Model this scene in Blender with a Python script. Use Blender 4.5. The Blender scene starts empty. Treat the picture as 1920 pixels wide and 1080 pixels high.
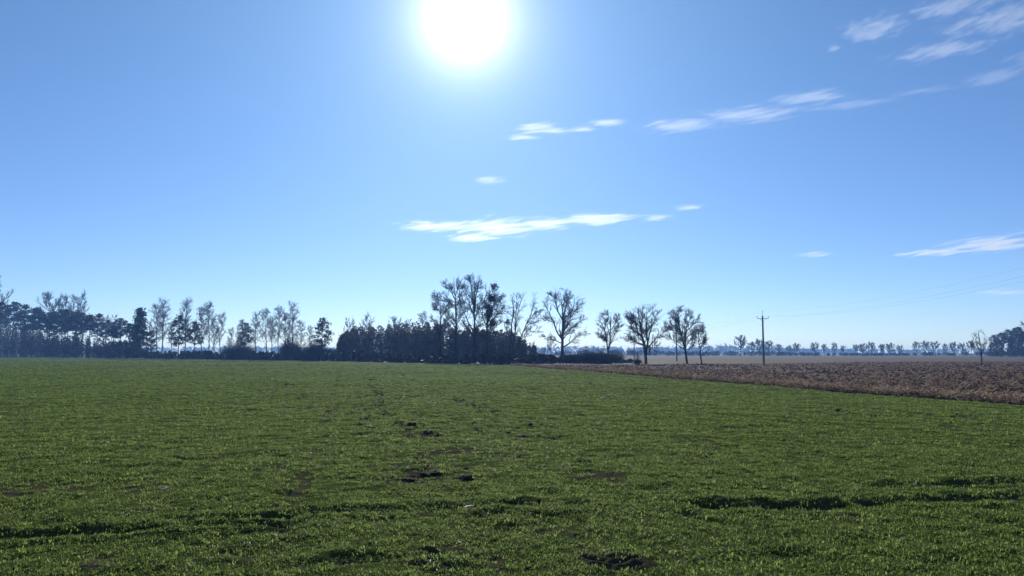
import bpy, math, random
import numpy as np
from mathutils import Vector, Matrix

S = bpy.context.scene
COL = S.collection
R = math.radians

# ------------------------------------------------------------------ camera
F = 1442.0                     # focal length in photo pixels (1920 wide)
CAM_H = 1.7
HORIZON = 662.0
PITCH = math.atan((HORIZON - 540.0) / F)
cam = bpy.data.cameras.new('camera')
cam.sensor_width = 36.0
cam.lens = 36.0 * F / 1920.0
cam.clip_start = 0.05
cam.clip_end = 80000.0
cam_ob = bpy.data.objects.new('camera', cam)
COL.objects.link(cam_ob)
cam_ob.location = (0, 0, CAM_H)
cam_ob.rotation_euler = (math.pi / 2 + PITCH, 0, 0)
S.camera = cam_ob

CP, SP = math.cos(PITCH), math.sin(PITCH)


def pix_dir(px, py):
    """world direction (unit) through a photo pixel"""
    u, v = (px - 960.0) / F, (540.0 - py) / F
    d = np.array([u, CP - v * SP, SP + v * CP])
    return d / np.linalg.norm(d)


def ground_at(px, py):
    d = pix_dir(px, py)
    t = -CAM_H / d[2]
    return d[0] * t, d[1] * t


def at_depth(px, py, D):
    """point on the pixel's ray at world distance D along +Y -> (X, Z)"""
    d = pix_dir(px, py)
    t = D / d[1]
    return d[0] * t, CAM_H + d[2] * t


# ------------------------------------------------------------------ sky + sun
SUN = pix_dir(872, 34)
SUN_EL = math.asin(SUN[2])
SUN_AZ = math.atan2(SUN[0], SUN[1])

world = bpy.data.worlds.new('World')
S.world = world
world.use_nodes = True
wn, wl = world.node_tree.nodes, world.node_tree.links
wn.clear()
w_out = wn.new('ShaderNodeOutputWorld')
sky = wn.new('ShaderNodeTexSky')
sky.sky_type = 'NISHITA'
sky.sun_disc = False
sky.sun_elevation = SUN_EL
sky.sun_rotation = SUN_AZ
sky.altitude = 100.0
sky.air_density = 0.72
sky.dust_density = 0.08
sky.ozone_density = 6.0
bg = wn.new('ShaderNodeBackground')
bg.inputs['Strength'].default_value = 0.108
tint = wn.new('ShaderNodeMix'); tint.data_type = 'RGBA'; tint.blend_type = 'MULTIPLY'
tint.inputs['Factor'].default_value = 1.0
tint.inputs['B'].default_value = (0.96, 0.92, 0.99, 1)
wl.new(sky.outputs['Color'], tint.inputs['A'])
wl.new(tint.outputs['Result'], bg.inputs['Color'])
# the sun's own disc and the bright aureole round it, by angle from the sun
tc = wn.new('ShaderNodeTexCoord')
dot = wn.new('ShaderNodeVectorMath'); dot.operation = 'DOT_PRODUCT'
nrm = wn.new('ShaderNodeVectorMath'); nrm.operation = 'NORMALIZE'
wl.new(tc.outputs['Generated'], nrm.inputs[0])
wl.new(nrm.outputs['Vector'], dot.inputs[0])
dot.inputs[1].default_value = tuple(SUN)


def wmath(op, a, b=None):
    n = wn.new('ShaderNodeMath'); n.operation = op
    for k, v in enumerate((a, b)):
        if v is None:
            continue
        if isinstance(v, (int, float)):
            n.inputs[k].default_value = v
        else:
            wl.new(v, n.inputs[k])
    return n.outputs[0]


ang = wmath('MULTIPLY', wmath('ARCCOSINE', wmath('MINIMUM', dot.outputs['Value'], 0.9999999)), 57.29578)
g1 = wmath('MULTIPLY', wmath('EXPONENT', wmath('DIVIDE', ang, -1.6)), 3.7)
g2 = wmath('MULTIPLY', wmath('EXPONENT', wmath('DIVIDE', ang, -5.5)), 0.16)
g3 = wmath('MULTIPLY', wmath('EXPONENT', wmath('DIVIDE', ang, -19.0)), 0.46)
glow = wmath('ADD', g1, g2)
bg2 = wn.new('ShaderNodeBackground')
bg2.inputs['Color'].default_value = (1.0, 0.94, 0.97, 1)
wl.new(glow, bg2.inputs['Strength'])
addw = wn.new('ShaderNodeAddShader')
wl.new(bg.outputs[0], addw.inputs[0])
wl.new(bg2.outputs[0], addw.inputs[1])
bg3 = wn.new('ShaderNodeBackground')        # wide blue brightening of the air towards the sun
bg3.inputs['Color'].default_value = (0.25, 0.68, 0.94, 1)
wl.new(g3, bg3.inputs['Strength'])
addw2 = wn.new('ShaderNodeAddShader')
wl.new(addw.outputs[0], addw2.inputs[0])
wl.new(bg3.outputs[0], addw2.inputs[1])
wl.new(addw2.outputs[0], w_out.inputs['Surface'])

sun = bpy.data.lights.new('sun', 'SUN')
sun.energy = 5.0
sun.angle = R(0.53)
sun.color = (1.0, 0.955, 0.88)
sun_ob = bpy.data.objects.new('sun', sun)
COL.objects.link(sun_ob)
sun_ob.location = (0, 0, 60)
sun_ob.rotation_euler = Vector(SUN).to_track_quat('Z', 'Y').to_euler()

S.view_settings.view_transform = 'Standard'
S.view_settings.look = 'None'
S.view_settings.exposure = 0.0
S.view_settings.gamma = 1.0
S.view_settings.use_curve_mapping = False
S.render.engine = 'CYCLES'
S.cycles.max_bounces = 5
S.cycles.diffuse_bounces = 2
S.cycles.glossy_bounces = 2
S.cycles.transmission_bounces = 4
S.cycles.volume_bounces = 0
S.cycles.transparent_max_bounces = 8
S.cycles.volume_max_steps = 256


# ------------------------------------------------------------------ helpers
def tag(o, label=None, cat=None, group=None, kind=None):
    if label: o['label'] = label
    if cat: o['category'] = cat
    if group: o['group'] = group
    if kind: o['kind'] = kind
    return o


def mesh_obj(name, me, mat=None, parent=None, loc=None):
    o = bpy.data.objects.new(name, me)
    COL.objects.link(o)
    if mat is not None and not me.materials:
        me.materials.append(mat)
    if parent is not None:
        o.parent = parent
    if loc is not None:
        o.location = loc
    return o


def np_mesh(name, V, Q=None, T=None, smooth=False):
    """mesh from numpy verts, quads (n,4) and tris (n,3)"""
    me = bpy.data.meshes.new(name)
    V = np.asarray(V, dtype=np.float32).reshape(-1, 3)
    nq = 0 if Q is None else len(Q)
    nt = 0 if T is None else len(T)
    me.vertices.add(len(V))
    me.vertices.foreach_set('co', V.ravel())
    parts, starts, off = [], [], 0
    if nq:
        parts.append(np.asarray(Q, dtype=np.int32).ravel())
        starts.append(np.arange(nq, dtype=np.int32) * 4)
        off = nq * 4
    if nt:
        parts.append(np.asarray(T, dtype=np.int32).ravel())
        starts.append(off + np.arange(nt, dtype=np.int32) * 3)
    loops = np.concatenate(parts)
    st = np.concatenate(starts)
    me.loops.add(len(loops))
    me.loops.foreach_set('vertex_index', loops)
    me.polygons.add(len(st))
    me.polygons.foreach_set('loop_start', st)
    if smooth:
        me.polygons.foreach_set('use_smooth', np.ones(len(st), dtype=bool))
    me.update(calc_edges=True)
    return me


def empty(name, loc):
    o = bpy.data.objects.new(name, None)
    o.empty_display_size = 0.5
    COL.objects.link(o)
    o.location = loc
    return o


def _hash(ix, iy, seed):
    h = ix.astype(np.int64).astype(np.uint32) * np.uint32(374761393) + iy.astype(np.int64).astype(np.uint32) * np.uint32(668265263) + np.uint32((seed * 1274126177) & 0xFFFFFFFF)
    h = (h ^ (h >> np.uint32(13))) * np.uint32(1274126177)
    h = h ^ (h >> np.uint32(16))
    return (h & np.uint32(0xFFFFFF)).astype(np.float32) * np.float32(1.0 / 0xFFFFFF)


def vnoise(x, y, seed=0):
    x = np.asarray(x, dtype=np.float32); y = np.asarray(y, dtype=np.float32)
    ix, iy = np.floor(x), np.floor(y)
    fx, fy = x - ix, y - iy
    fx = fx * fx * (3 - 2 * fx); fy = fy * fy * (3 - 2 * fy)
    a = _hash(ix, iy, seed); b = _hash(ix + 1, iy, seed)
    c = _hash(ix, iy + 1, seed); d = _hash(ix + 1, iy + 1, seed)
    return (a * (1 - fx) + b * fx) * (1 - fy) + (c * (1 - fx) + d * fx) * fy


def fbm(x, y, seed=0, octv=4, gain=0.5):
    s, a, n = 0.0, 1.0, 0.0
    for k in range(octv):
        s = s + a * (vnoise(x * 2 ** k + 17.3 * k, y * 2 ** k - 9.1 * k, seed + k) - 0.5)
        n += a
        a *= gain
    return s / n * 2.0


def smooth(a, b, x):
    t = np.clip((x - a) / (b - a), 0, 1)
    return t * t * (3 - 2 * t)


# ------------------------------------------------------------------ materials
def new_mat(name):
    m = bpy.data.materials.new(name)
    m.use_nodes = True
    n = m.node_tree.nodes
    n.clear()
    out = n.new('ShaderNodeOutputMaterial')
    return m, n, m.node_tree.links, out


def ramp(n, cols):
    r = n.new('ShaderNodeValToRGB')
    e = r.color_ramp.elements
    while len(e) < len(cols):
        e.new(0.5)
    for k, (p, c) in enumerate(cols):
        e[k].position = p
        e[k].color = (c[0], c[1], c[2], 1)
    return r


def noise(n, l, vec, scale, detail=4, rough=0.55):
    t = n.new('ShaderNodeTexNoise')
    t.inputs['Scale'].default_value = scale
    t.inputs['Detail'].default_value = detail
    t.inputs['Roughness'].default_value = rough
    if vec is not None:
        l.new(vec, t.inputs['Vector'])
    return t


def mixc(n, l, fac, a, b, mode='MIX'):
    m = n.new('ShaderNodeMix'); m.data_type = 'RGBA'; m.blend_type = mode
    for s, v in ((m.inputs['Factor'], fac), (m.inputs['A'], a), (m.inputs['B'], b)):
        if isinstance(v, (int, float)):
            s.default_value = v
        elif isinstance(v, tuple):
            s.default_value = (v[0], v[1], v[2], 1)
        else:
            l.new(v, s)
    return m.outputs['Result']


def bark_mat(name, c1, c2, scale=3.0, rough=0.9):
    m, n, l, out = new_mat(name)
    t = n.new('ShaderNodeTexCoord')
    mp = n.new('ShaderNodeMapping'); mp.inputs['Scale'].default_value = (1, 1, 0.25)
    l.new(t.outputs['Object'], mp.inputs['Vector'])
    ns = noise(n, l, mp.outputs[0], scale, 6, 0.65)
    r = ramp(n, [(0.3, c1), (0.7, c2)])
    l.new(ns.outputs['Fac'], r.inputs[0])
    b = n.new('ShaderNodeBsdfPrincipled')
    b.inputs['Roughness'].default_value = rough
    b.inputs['Specular IOR Level'].default_value = 0.2
    l.new(r.outputs[0], b.inputs['Base Color'])
    bp = n.new('ShaderNodeBump'); bp.inputs['Strength'].default_value = 0.6; bp.inputs['Distance'].default_value = 0.05
    l.new(ns.outputs['Fac'], bp.inputs['Height'])
    l.new(bp.outputs[0], b.inputs['Normal'])
    l.new(b.outputs[0], out.inputs['Surface'])
    return m


def leaf_mat(name, c1, c2, trans=0.35, scale=0.8, rand=True, rough=0.6, spec=0.12):
    m, n, l, out = new_mat(name)
    t = n.new('ShaderNodeTexCoord')
    ns = noise(n, l, t.outputs['Object'], scale, 4, 0.6)
    r = ramp(n, [(0.3, c1), (0.7, c2)])
    if rand:
        oi = n.new('ShaderNodeObjectInfo')
        mx = n.new('ShaderNodeMath'); mx.operation = 'MULTIPLY_ADD'
        l.new(oi.outputs['Random'], mx.inputs[0]); mx.inputs[1].default_value = 0.5
        hm = n.new('ShaderNodeMath'); hm.operation = 'MULTIPLY_ADD'
        l.new(ns.outputs['Fac'], hm.inputs[0]); hm.inputs[1].default_value = 0.9; hm.inputs[2].default_value = -0.2
        l.new(hm.outputs[0], mx.inputs[2])
        l.new(mx.outputs[0], r.inputs[0])
    else:
        l.new(ns.outputs['Fac'], r.inputs[0])
    d = n.new('ShaderNodeBsdfPrincipled')
    d.inputs['Roughness'].default_value = rough
    d.inputs['Specular IOR Level'].default_value = spec
    l.new(r.outputs[0], d.inputs['Base Color'])
    tr = n.new('ShaderNodeBsdfTranslucent')
    l.new(r.outputs[0], tr.inputs['Color'])
    mx2 = n.new('ShaderNodeMixShader'); mx2.inputs[0].default_value = trans
    l.new(d.outputs[0], mx2.inputs[1]); l.new(tr.outputs[0], mx2.inputs[2])
    l.new(mx2.outputs[0], out.inputs['Surface'])
    return m


M = {}
M['oak_bark'] = bark_mat('oak_bark', (0.035, 0.028, 0.022), (0.085, 0.07, 0.055))
M['twig'] = bark_mat('twig_bark', (0.05, 0.036, 0.028), (0.095, 0.072, 0.055), 1.0)
M['birch_bark'] = bark_mat('birch_bark', (0.06, 0.056, 0.052), (0.24, 0.23, 0.215), 2.0)
M['pine_bark'] = bark_mat('pine_bark', (0.06, 0.035, 0.022), (0.15, 0.08, 0.045))
M['pine_needles'] = leaf_mat('pine_needles', (0.018, 0.035, 0.014), (0.045, 0.075, 0.028), 0.15)
M['dry_leaves'] = leaf_mat('dry_oak_leaves', (0.05, 0.032, 0.018), (0.10, 0.065, 0.035), 0.2)
M['brush'] = leaf_mat('undergrowth_twigs', (0.035, 0.03, 0.02), (0.07, 0.06, 0.038), 0.1, 0.15)
M['wood_mass'] = leaf_mat('young_wood', (0.045, 0.045, 0.035), (0.12, 0.105, 0.075), 0.12, 0.12)
M['far_wood'] = leaf_mat('far_forest', (0.03, 0.036, 0.024), (0.06, 0.062, 0.045), 0.12, 0.01)


def ground_mats():
    # --- winter-sown green field
    m, n, l, out = new_mat('green_crop')
    g = n.new('ShaderNodeNewGeometry')
    big = noise(n, l, g.outputs['Position'], 0.035, 3, 0.5)
    mid = noise(n, l, g.outputs['Position'], 0.9, 6, 0.62)
    fin = noise(n, l, g.outputs['Position'], 9.0, 5, 0.7)
    r1 = ramp(n, [(0.25, (0.052, 0.082, 0.014)), (0.55, (0.074, 0.11, 0.02)), (0.8, (0.10, 0.13, 0.03))])
    l.new(mid.outputs['Fac'], r1.inputs[0])
    r2 = ramp(n, [(0.3, (0.78, 0.9, 0.95)), (0.7, (1.2, 1.08, 0.95))])
    l.new(big.outputs['Fac'], r2.inputs[0])
    c = mixc(n, l, 0.85, r1.outputs[0], r2.outputs[0], 'MULTIPLY')
    soilr = ramp(n, [(0.47, (0, 0, 0)), (0.62, (1, 1, 1))])
    l.new(fin.outputs['Fac'], soilr.inputs[0])
    at = n.new('ShaderNodeAttribute'); at.attribute_name = 'soil'
    mxs = n.new('ShaderNodeMath'); mxs.operation = 'MULTIPLY_ADD'; mxs.use_clamp = True
    l.new(soilr.outputs[0], mxs.inputs[0]); mxs.inputs[1].default_value = 0.7
    l.new(at.outputs['Fac'], mxs.inputs[2])
    sc = ramp(n, [(0.2, (0.036, 0.028, 0.02)), (0.8, (0.085, 0.067, 0.05))])
    l.new(fin.outputs['Fac'], sc.inputs[0])
    c2 = mixc(n, l, mxs.outputs[0], c, sc.outputs[0])
    b = n.new('ShaderNodeBsdfPrincipled')
    b.inputs['Roughness'].default_value = 0.85
    b.inputs['Specular IOR Level'].default_value = 0.0
    l.new(c2, b.inputs['Base Color'])
    bp = n.new('ShaderNodeBump'); bp.inputs['Strength'].default_value = 0.9; bp.inputs['Distance'].default_value = 0.03
    l.new(fin.outputs['Fac'], bp.inputs['Height'])
    l.new(bp.outputs[0], b.inputs['Normal'])
    l.new(b.outputs[0], out.inputs['Surface'])
    M['green_crop'] = m

    # --- ploughed field with crop residue
    m, n, l, out = new_mat('ploughed_soil')
    g = n.new('ShaderNodeNewGeometry')
    mid = noise(n, l, g.outputs['Position'], 0.5, 6, 0.65)
    fin = noise(n, l, g.outputs['Position'], 7.0, 6, 0.7)
    r1 = ramp(n, [(0.3, (0.056, 0.024, 0.012)), (0.7, (0.104, 0.047, 0.026))])
    l.new(mid.outputs['Fac'], r1.inputs[0])
    r2 = ramp(n, [(0.60, (0, 0, 0)), (0.72, (1, 1, 1))])
    l.new(fin.outputs['Fac'], r2.inputs[0])
    f = n.new('ShaderNodeMath'); f.operation = 'MULTIPLY'; f.inputs[1].default_value = 0.3
    l.new(r2.outputs[0], f.inputs[0])
    c = mixc(n, l, f.outputs[0], r1.outputs[0], (0.27, 0.21, 0.16))
    b = n.new('ShaderNodeBsdfPrincipled'); b.inputs['Roughness'].default_value = 0.95
    b.inputs['Specular IOR Level'].default_value = 0.1
    l.new(c, b.inputs['Base Color'])
    bp = n.new('ShaderNodeBump'); bp.inputs['Strength'].default_value = 1.0; bp.inputs['Distance'].default_value = 0.05
    l.new(fin.outputs['Fac'], bp.inputs['Height'])
    l.new(bp.outputs[0], b.inputs['Normal'])
    l.new(b.outputs[0], out.inputs['Surface'])
    M['plough'] = m

    def rough_ground(name, c1, c2, s1=0.3, s2=4.0):
        m, n, l, out = new_mat(name)
        g = n.new('ShaderNodeNewGeometry')
        mp = n.new('ShaderNodeMapping'); mp.inputs['Scale'].default_value = (0.25, 1, 1)
        l.new(g.outputs['Position'], mp.inputs['Vector'])
        a = noise(n, l, mp.outputs[0], s1, 5, 0.6)
        r = ramp(n, [(0.3, c1), (0.7, c2)])
        l.new(a.outputs['Fac'], r.inputs[0])
        b = n.new('ShaderNodeBsdfPrincipled'); b.inputs['Roughness'].default_value = 0.95
        b.inputs['Specular IOR Level'].default_value = 0.1
        l.new(r.outputs[0], b.inputs['Base Color'])
        l.new(b.outputs[0], out.inputs['Surface'])
        return m
    M['dry_meadow'] = rough_ground('dry_meadow', (0.045, 0.036, 0.017), (0.10, 0.066, 0.03), 0.05)
    M['verge'] = rough_ground('rough_verge', (0.05, 0.05, 0.03), (0.11, 0.095, 0.06), 0.25)
    M['far_land'] = rough_ground('far_land', (0.07, 0.08, 0.04), (0.14, 0.12, 0.07), 0.01)


ground_mats()

# ------------------------------------------------------------------ terrain
_BD = np.arange(-20, 420, 0.1)


def border_x(D):                      # where green crop meets ploughed soil
    return np.interp(D, _BD, _BX)


def _border(D):
    return 22.3 - 0.215 * D + 0.22 * fbm(D * 0.35, D * 0 + 3.3, 71, 3) + 0.35 * fbm(D * 0.05, D * 0 + 8.1, 72, 2)


_BX = _border(_BD)
EDGE_X = np.array([-700, -233, -102, -38, -11, -0.7, 30, 60, 90, 400])
EDGE_D = np.array([800, 352, 224, 163.5, 123, 107, 119, 140, 163, 170])


def edge_d(X):                        # far edge of the green crop and of the ploughed soil
    X = np.asarray(X, dtype=float)
    return np.interp(X, EDGE_X, EDGE_D) + 2.0 * fbm(X * 0.06, X * 0 + 1.7, 73, 3)


def ground_line(px_list):
    return np.array([ground_at(*p) for p in px_list])


RUTS = [(ground_line(p), w, d) for p, w, d in [
    ([(1300, 953), (1480, 949), (1640, 946), (1780, 938), (1960, 930)], 0.16, 0.085),
    ([(1330, 966), (1520, 958), (1660, 954)], 0.12, 0.06),
    ([(1600, 938), (1760, 932), (1960, 921)], 0.13, 0.06),
    ([(1640, 912), (1800, 904), (1960, 898)], 0.13, 0.05),
    ([(-40, 1010), (120, 1006), (260, 998), (430, 986), (560, 981)], 0.13, 0.085),
    ([(330, 978), (520, 968), (720, 957), (980, 950)], 0.14, 0.05),
    ([(420, 1062), (700, 1050), (900, 1040)], 0.12, 0.03),
    ([(960, 952), (1010, 956), (1070, 951)], 0.14, 0.06),
]]
BARS = [(ground_line(p), 0.024, 0.024) for p in [       # tyre lug marks pressed into bare soil
    [(1146, 1052), (1196, 1037)], [(1146, 1063), (1196, 1050)], [(1110, 1060), (1150, 1073)],
    [(1096, 1046), (1128, 1056)], [(1150, 1075), (1198, 1062)], [(1088, 1066), (1130, 1082)],
    [(800, 1022), (852, 1026)], [(786, 1043), (846, 1058)], [(800, 1036), (856, 1046)], [(806, 1060), (860, 1072)],
]]
PATCHES = [ground_at(*p) + (r,) for p, r in [
    ((1135, 1050), 0.4), ((1170, 1056), 0.36), ((830, 1050), 0.36), ((835, 1028), 0.26), ((790, 880), 0.7), ((765, 902), 0.4), ((815, 893), 0.45),
    ((877, 900), 0.35), ((978, 824), 0.5), ((780, 822), 0.7), ((260, 915), 0.5), ((850, 850), 0.6), ((1130, 900), 0.6),
    ((30, 918), 0.7), ((60, 960), 0.35), ((180, 1052), 0.3)]]


def seg_dist(X, Y, line):
    best = np.full(X.shape, 1e9)
    for a, b in zip(line[:-1], line[1:]):
        d = b - a
        t = np.clip(((X - a[0]) * d[0] + (Y - a[1]) * d[1]) / (d @ d), 0, 1)
        best = np.minimum(best, np.hypot(X - a[0] - t * d[0], Y - a[1] - t * d[1]))
    return best


def terrain(X, Y):
    """height, bare-soil mask and 'how far inside the ploughed field' at world points"""
    r = np.hypot(X, Y)
    near = smooth(90, 25, r)
    h = 0.10 * fbm(X * 0.05, Y * 0.05, 1, 3)
    h = h + 0.030 * near * fbm(X * 0.9, Y * 0.9, 5, 3)
    h = h + 0.048 * smooth(60, 14, r) * fbm(X * 2.2, Y * 2.8, 9, 4, 0.62)
    soil = smooth(0.22, 0.5, fbm(X * 0.8, Y * 0.8, 33, 5, 0.6)) * 0.55
    sel = r < 16
    if sel.any():
        xs, ys = X[sel], Y[sel]
        hs, ss = h[sel], soil[sel]
        wob = 0.05 * fbm(xs * 2.2, ys * 2.2, 41, 3)
        for line, w, d in RUTS:
            q = seg_dist(xs, ys, line) + wob
            brk = smooth(-0.35, 0.1, fbm(xs * 0.9, ys * 0.9, 47, 2))
            k = np.exp(-(q / w) ** 2) * (0.35 + 0.65 * brk)
            lip = np.exp(-((q - 1.9 * w) / (0.7 * w)) ** 2)
            hs = hs - 1.15 * d * k + 0.45 * d * lip
            ss = np.maximum(ss, 0.85 * k)
        for line, w, d in BARS:
            q = seg_dist(xs, ys, line) + 0.012 * fbm(xs * 9, ys * 9, 43, 2)
            k = np.exp(-(q / w) ** 2)
            hs = hs - d * k + 0.012 * np.exp(-((q - 2.1 * w) / w) ** 2)
            ss = np.maximum(ss, 0.9 * np.exp(-(q / (2.2 * w)) ** 2))
        h[sel], soil[sel] = hs, ss
    for px_, py_, pr in PATCHES:
        s2 = (np.abs(X - px_) < 2 * pr) & (np.abs(Y - py_) < 2 * pr)
        if s2.any():
            xs, ys = X[s2], Y[s2]
            q = np.hypot(xs - px_, ys - py_) / pr + 0.9 * fbm(xs * 2.2, ys * 2.2, 51, 3)
            soil[s2] = np.maximum(soil[s2], 0.8 * smooth(1.0, 0.45, q))
    # wheel lines left by the tractor, parallel to the border, and the trodden patches
    inside = (X - border_x(Y)) * 0.977
    straight = (X - (22.3 - 0.215 * Y)) * 0.977
    tram = np.zeros_like(h)
    for t in (-6.5, -8.3, -20.5, -22.3, -34.5, -36.3, -48.5, -50.3):
        tram = np.maximum(tram, np.exp(-((straight - t + 0.12 * fbm(Y * 0.4, X * 0, 57, 2)) / 0.17) ** 2))
    tram = tram * (Y > 0) * smooth(-0.5, 0.25, fbm(X * 0.7, Y * 0.7, 58, 3)) * smooth(160, 60, r)
    soil = np.maximum(soil, 0.7 * tram)
    h = h - 0.035 * tram
    for px_, py_, pr in PATCHES[:4]:                 # trodden flat
        k = smooth(1.2, 0.6, np.hypot(X - px_, Y - py_) / pr)
        h = h + k * 0.006
    # the ploughed side
    pl = smooth(-0.15, 0.25, inside) * (Y > 0)
    # furrows run parallel to the border
    fur = 0.04 * np.sin(inside * 2 * math.pi / 0.75 + 1.5 * fbm(X * 0.3, Y * 0.3, 61, 2))
    clod = 0.05 * fbm(X * 1.7, Y * 1.7, 62, 4, 0.62)
    ridge = 0.16 * np.exp(-((inside - 0.55) / 0.33) ** 2) * (0.7 + 0.6 * fbm(X * 0.9, Y * 0.9, 63, 3))
    ditch = -0.10 * np.exp(-((inside + 0.05) / 0.16) ** 2)
    amp = smooth(260, 60, r)
    h = h * (1 - pl) + pl * (h * 0.4 + amp * (fur + clod)) + (Y > 0) * amp * (ridge + ditch)
    return h, np.clip(soil, 0, 1), inside


def build_terrain():
    fr = 769.0 * CAM_H
    rs = [1.4]
    while rs[-1] < 4300:
        r = rs[-1]
        step = 0.5 if r < 30 else 0.62
        d = max(0.012, step * r * r / fr)
        d = min(d, 0.16 * r)
        rs.append(r + d)
    rs = np.array(rs)
    inner = np.linspace(-R(46), R(46), 630)
    outer = np.linspace(R(47), 2 * math.pi - R(47), 40)[1:-1]
    th = np.concatenate([inner, outer])
    nr, nt = len(rs), len(th)
    TH, RR = np.meshgrid(th, rs)
    X, Y = RR * np.sin(TH), RR * np.cos(TH)
    h, soil, inside = terrain(X.ravel(), Y.ravel())
    V = np.stack([X.ravel(), Y.ravel(), h], 1)
    i = np.arange(nr - 1)[:, None]; j = np.arange(nt)[None, :]
    j2 = (j + 1) % nt
    Q = np.stack([i * nt + j, i * nt + j2, (i + 1) * nt + j2, (i + 1) * nt + j], -1).reshape(-1, 4)[:, ::-1]
    c = V[Q].mean(1)
    cx, cy = c[:, 0], c[:, 1]
    ins = inside[Q].mean(1)
    ed = edge_d(cx)
    before = cy < ed
    ploughed = (cy > 0) & (ins > 0) & (cy < ed)
    green = before & ~ploughed
    meadow = (~before) & (cy < 430 + 12 * fbm(cx * 0.02, cx * 0, 75, 2)) & (cx > 20 + 0.02 * cy)
    far = ~(green | ploughed | meadow)
    verge = far & (cy < 420) & (cy > 0)
    far &= ~verge
    specs = [('green_field', green, 'green_crop', 'short green winter crop covering the wide foreground field', 'field'),
             ('ploughed_field', ploughed, 'plough', 'brown ploughed field with pale crop residue beside the green crop', 'field'),
             ('dry_meadow', meadow, 'dry_meadow', 'tan strip of dry meadow beyond the ploughed field', 'meadow'),
             ('verge', verge, 'verge', 'rough shaded verge under the row of trees', 'verge'),
             ('ground', far, 'far_land', 'flat far farmland reaching to the horizon', 'ground')]
    for name, mask, mat, label, cat in specs:
        q = Q[mask]
        idx = np.unique(q)
        remap = np.full(len(V), -1, dtype=np.int64); remap[idx] = np.arange(len(idx))
        me = np_mesh(name, V[idx], remap[q], smooth=True)
        a = me.attributes.new('soil', 'FLOAT', 'POINT')
        a.data.foreach_set('value', soil[idx].astype(np.float32))
        tag(mesh_obj(name, me, M[mat]), label, cat, kind='structure')


build_terrain()


# ------------------------------------------------------------------ scatter by geometry nodes
def gn_scatter(name, P, rot, scale, idx, protos, label, cat):
    me = bpy.data.meshes.new(name)
    me.vertices.add(len(P))
    me.vertices.foreach_set('co', P.astype(np.float32).ravel())
    for nm, typ, key, arr in (('rot', 'FLOAT_VECTOR', 'vector', rot), ('scl', 'FLOAT_VECTOR', 'vector', scale), ('pick', 'INT', 'value', idx)):
        a = me.attributes.new(nm, typ, 'POINT')
        a.data.foreach_set(key, np.ascontiguousarray(arr, dtype=np.int32 if typ == 'INT' else np.float32).ravel())
    o = mesh_obj(name, me)
    coll = bpy.data.collections.new(name + '_sources')
    for k, (pm, pmat) in enumerate(protos):
        po = bpy.data.objects.new('%s_source_%02d' % (name, k), pm)
        if not pm.materials:
            pm.materials.append(pmat)
        coll.objects.link(po)
    ng = bpy.data.node_groups.new(name + '_scatter', 'GeometryNodeTree')
    ng.interface.new_socket('Geometry', in_out='INPUT', socket_type='NodeSocketGeometry')
    ng.interface.new_socket('Geometry', in_out='OUTPUT', socket_type='NodeSocketGeometry')
    N, L = ng.nodes, ng.links
    gi, go = N.new('NodeGroupInput'), N.new('NodeGroupOutput')
    ci = N.new('GeometryNodeCollectionInfo')
    ci.inputs['Collection'].default_value = coll
    ci.inputs['Separate Children'].default_value = True
    ci.inputs['Reset Children'].default_value = True
    iop = N.new('GeometryNodeInstanceOnPoints')
    iop.inputs['Pick Instance'].default_value = True

    def named(nm, dt):
        a = N.new('GeometryNodeInputNamedAttribute'); a.data_type = dt
        a.inputs['Name'].default_value = nm
        return a.outputs['Attribute']
    L.new(gi.outputs[0], iop.inputs['Points'])
    L.new(ci.outputs[0], iop.inputs['Instance'])
    L.new(named('pick', 'INT'), iop.inputs['Instance Index'])
    L.new(named('rot', 'FLOAT_VECTOR'), iop.inputs['Rotation'])
    L.new(named('scl', 'FLOAT_VECTOR'), iop.inputs['Scale'])
    L.new(iop.outputs[0], go.inputs[0])
    md = o.modifiers.new('scatter', 'NODES')
    md.node_group = ng
    return tag(o, label, cat, kind='stuff')


def tuft_mesh(seed, n, h, spread, width):
    rg = np.random.default_rng(seed)
    V, Q, T = [], [], []
    for k in range(n):
        a = rg.uniform(0, 2 * math.pi)
        base = np.array([rg.normal(0, spread), rg.normal(0, spread), -0.01])
        out = np.array([math.cos(a), math.sin(a), 0])
        side = np.array([-out[1], out[0], 0])
        hh = h * rg.uniform(0.55, 1.15)
        lean = rg.uniform(0.3, 1.35)
        w = width * rg.uniform(0.7, 1.3)
        p1 = base + out * lean * hh * 0.35 + np.array([0, 0, hh * 0.62])
        p2 = base + out * lean * hh * 1.0 + np.array([0, 0, hh * (1.0 - 0.5 * lean)])
        b = len(V)
        V += [base - side * w / 2, base + side * w / 2, p1 + side * w / 2, p1 - side * w / 2, p2]
        Q.append((b, b + 1, b + 2, b + 3)); T.append((b + 3, b + 2, b + 4))
    return np_mesh('tuft', V, Q, T)


M['blade'] = leaf_mat('crop_blades', (0.125, 0.19, 0.038), (0.285, 0.37, 0.1), 0.6, 3.0, True, 0.7, 0.03)
M['blade_pale'] = leaf_mat('pale_blades', (0.15, 0.17, 0.06), (0.30, 0.28, 0.15), 0.4, 3.0, True, 0.5)
M['clod'] = bark_mat('soil_clod', (0.026, 0.019, 0.014), (0.06, 0.045, 0.033), 6.0)
M['clod_brown'] = bark_mat('plough_clod', (0.05, 0.022, 0.012), (0.11, 0.052, 0.029), 6.0)
M['straw'] = leaf_mat('dry_straw', (0.36, 0.27, 0.18), (0.62, 0.5, 0.36), 0.45, 3.0, True, 0.7)


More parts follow.
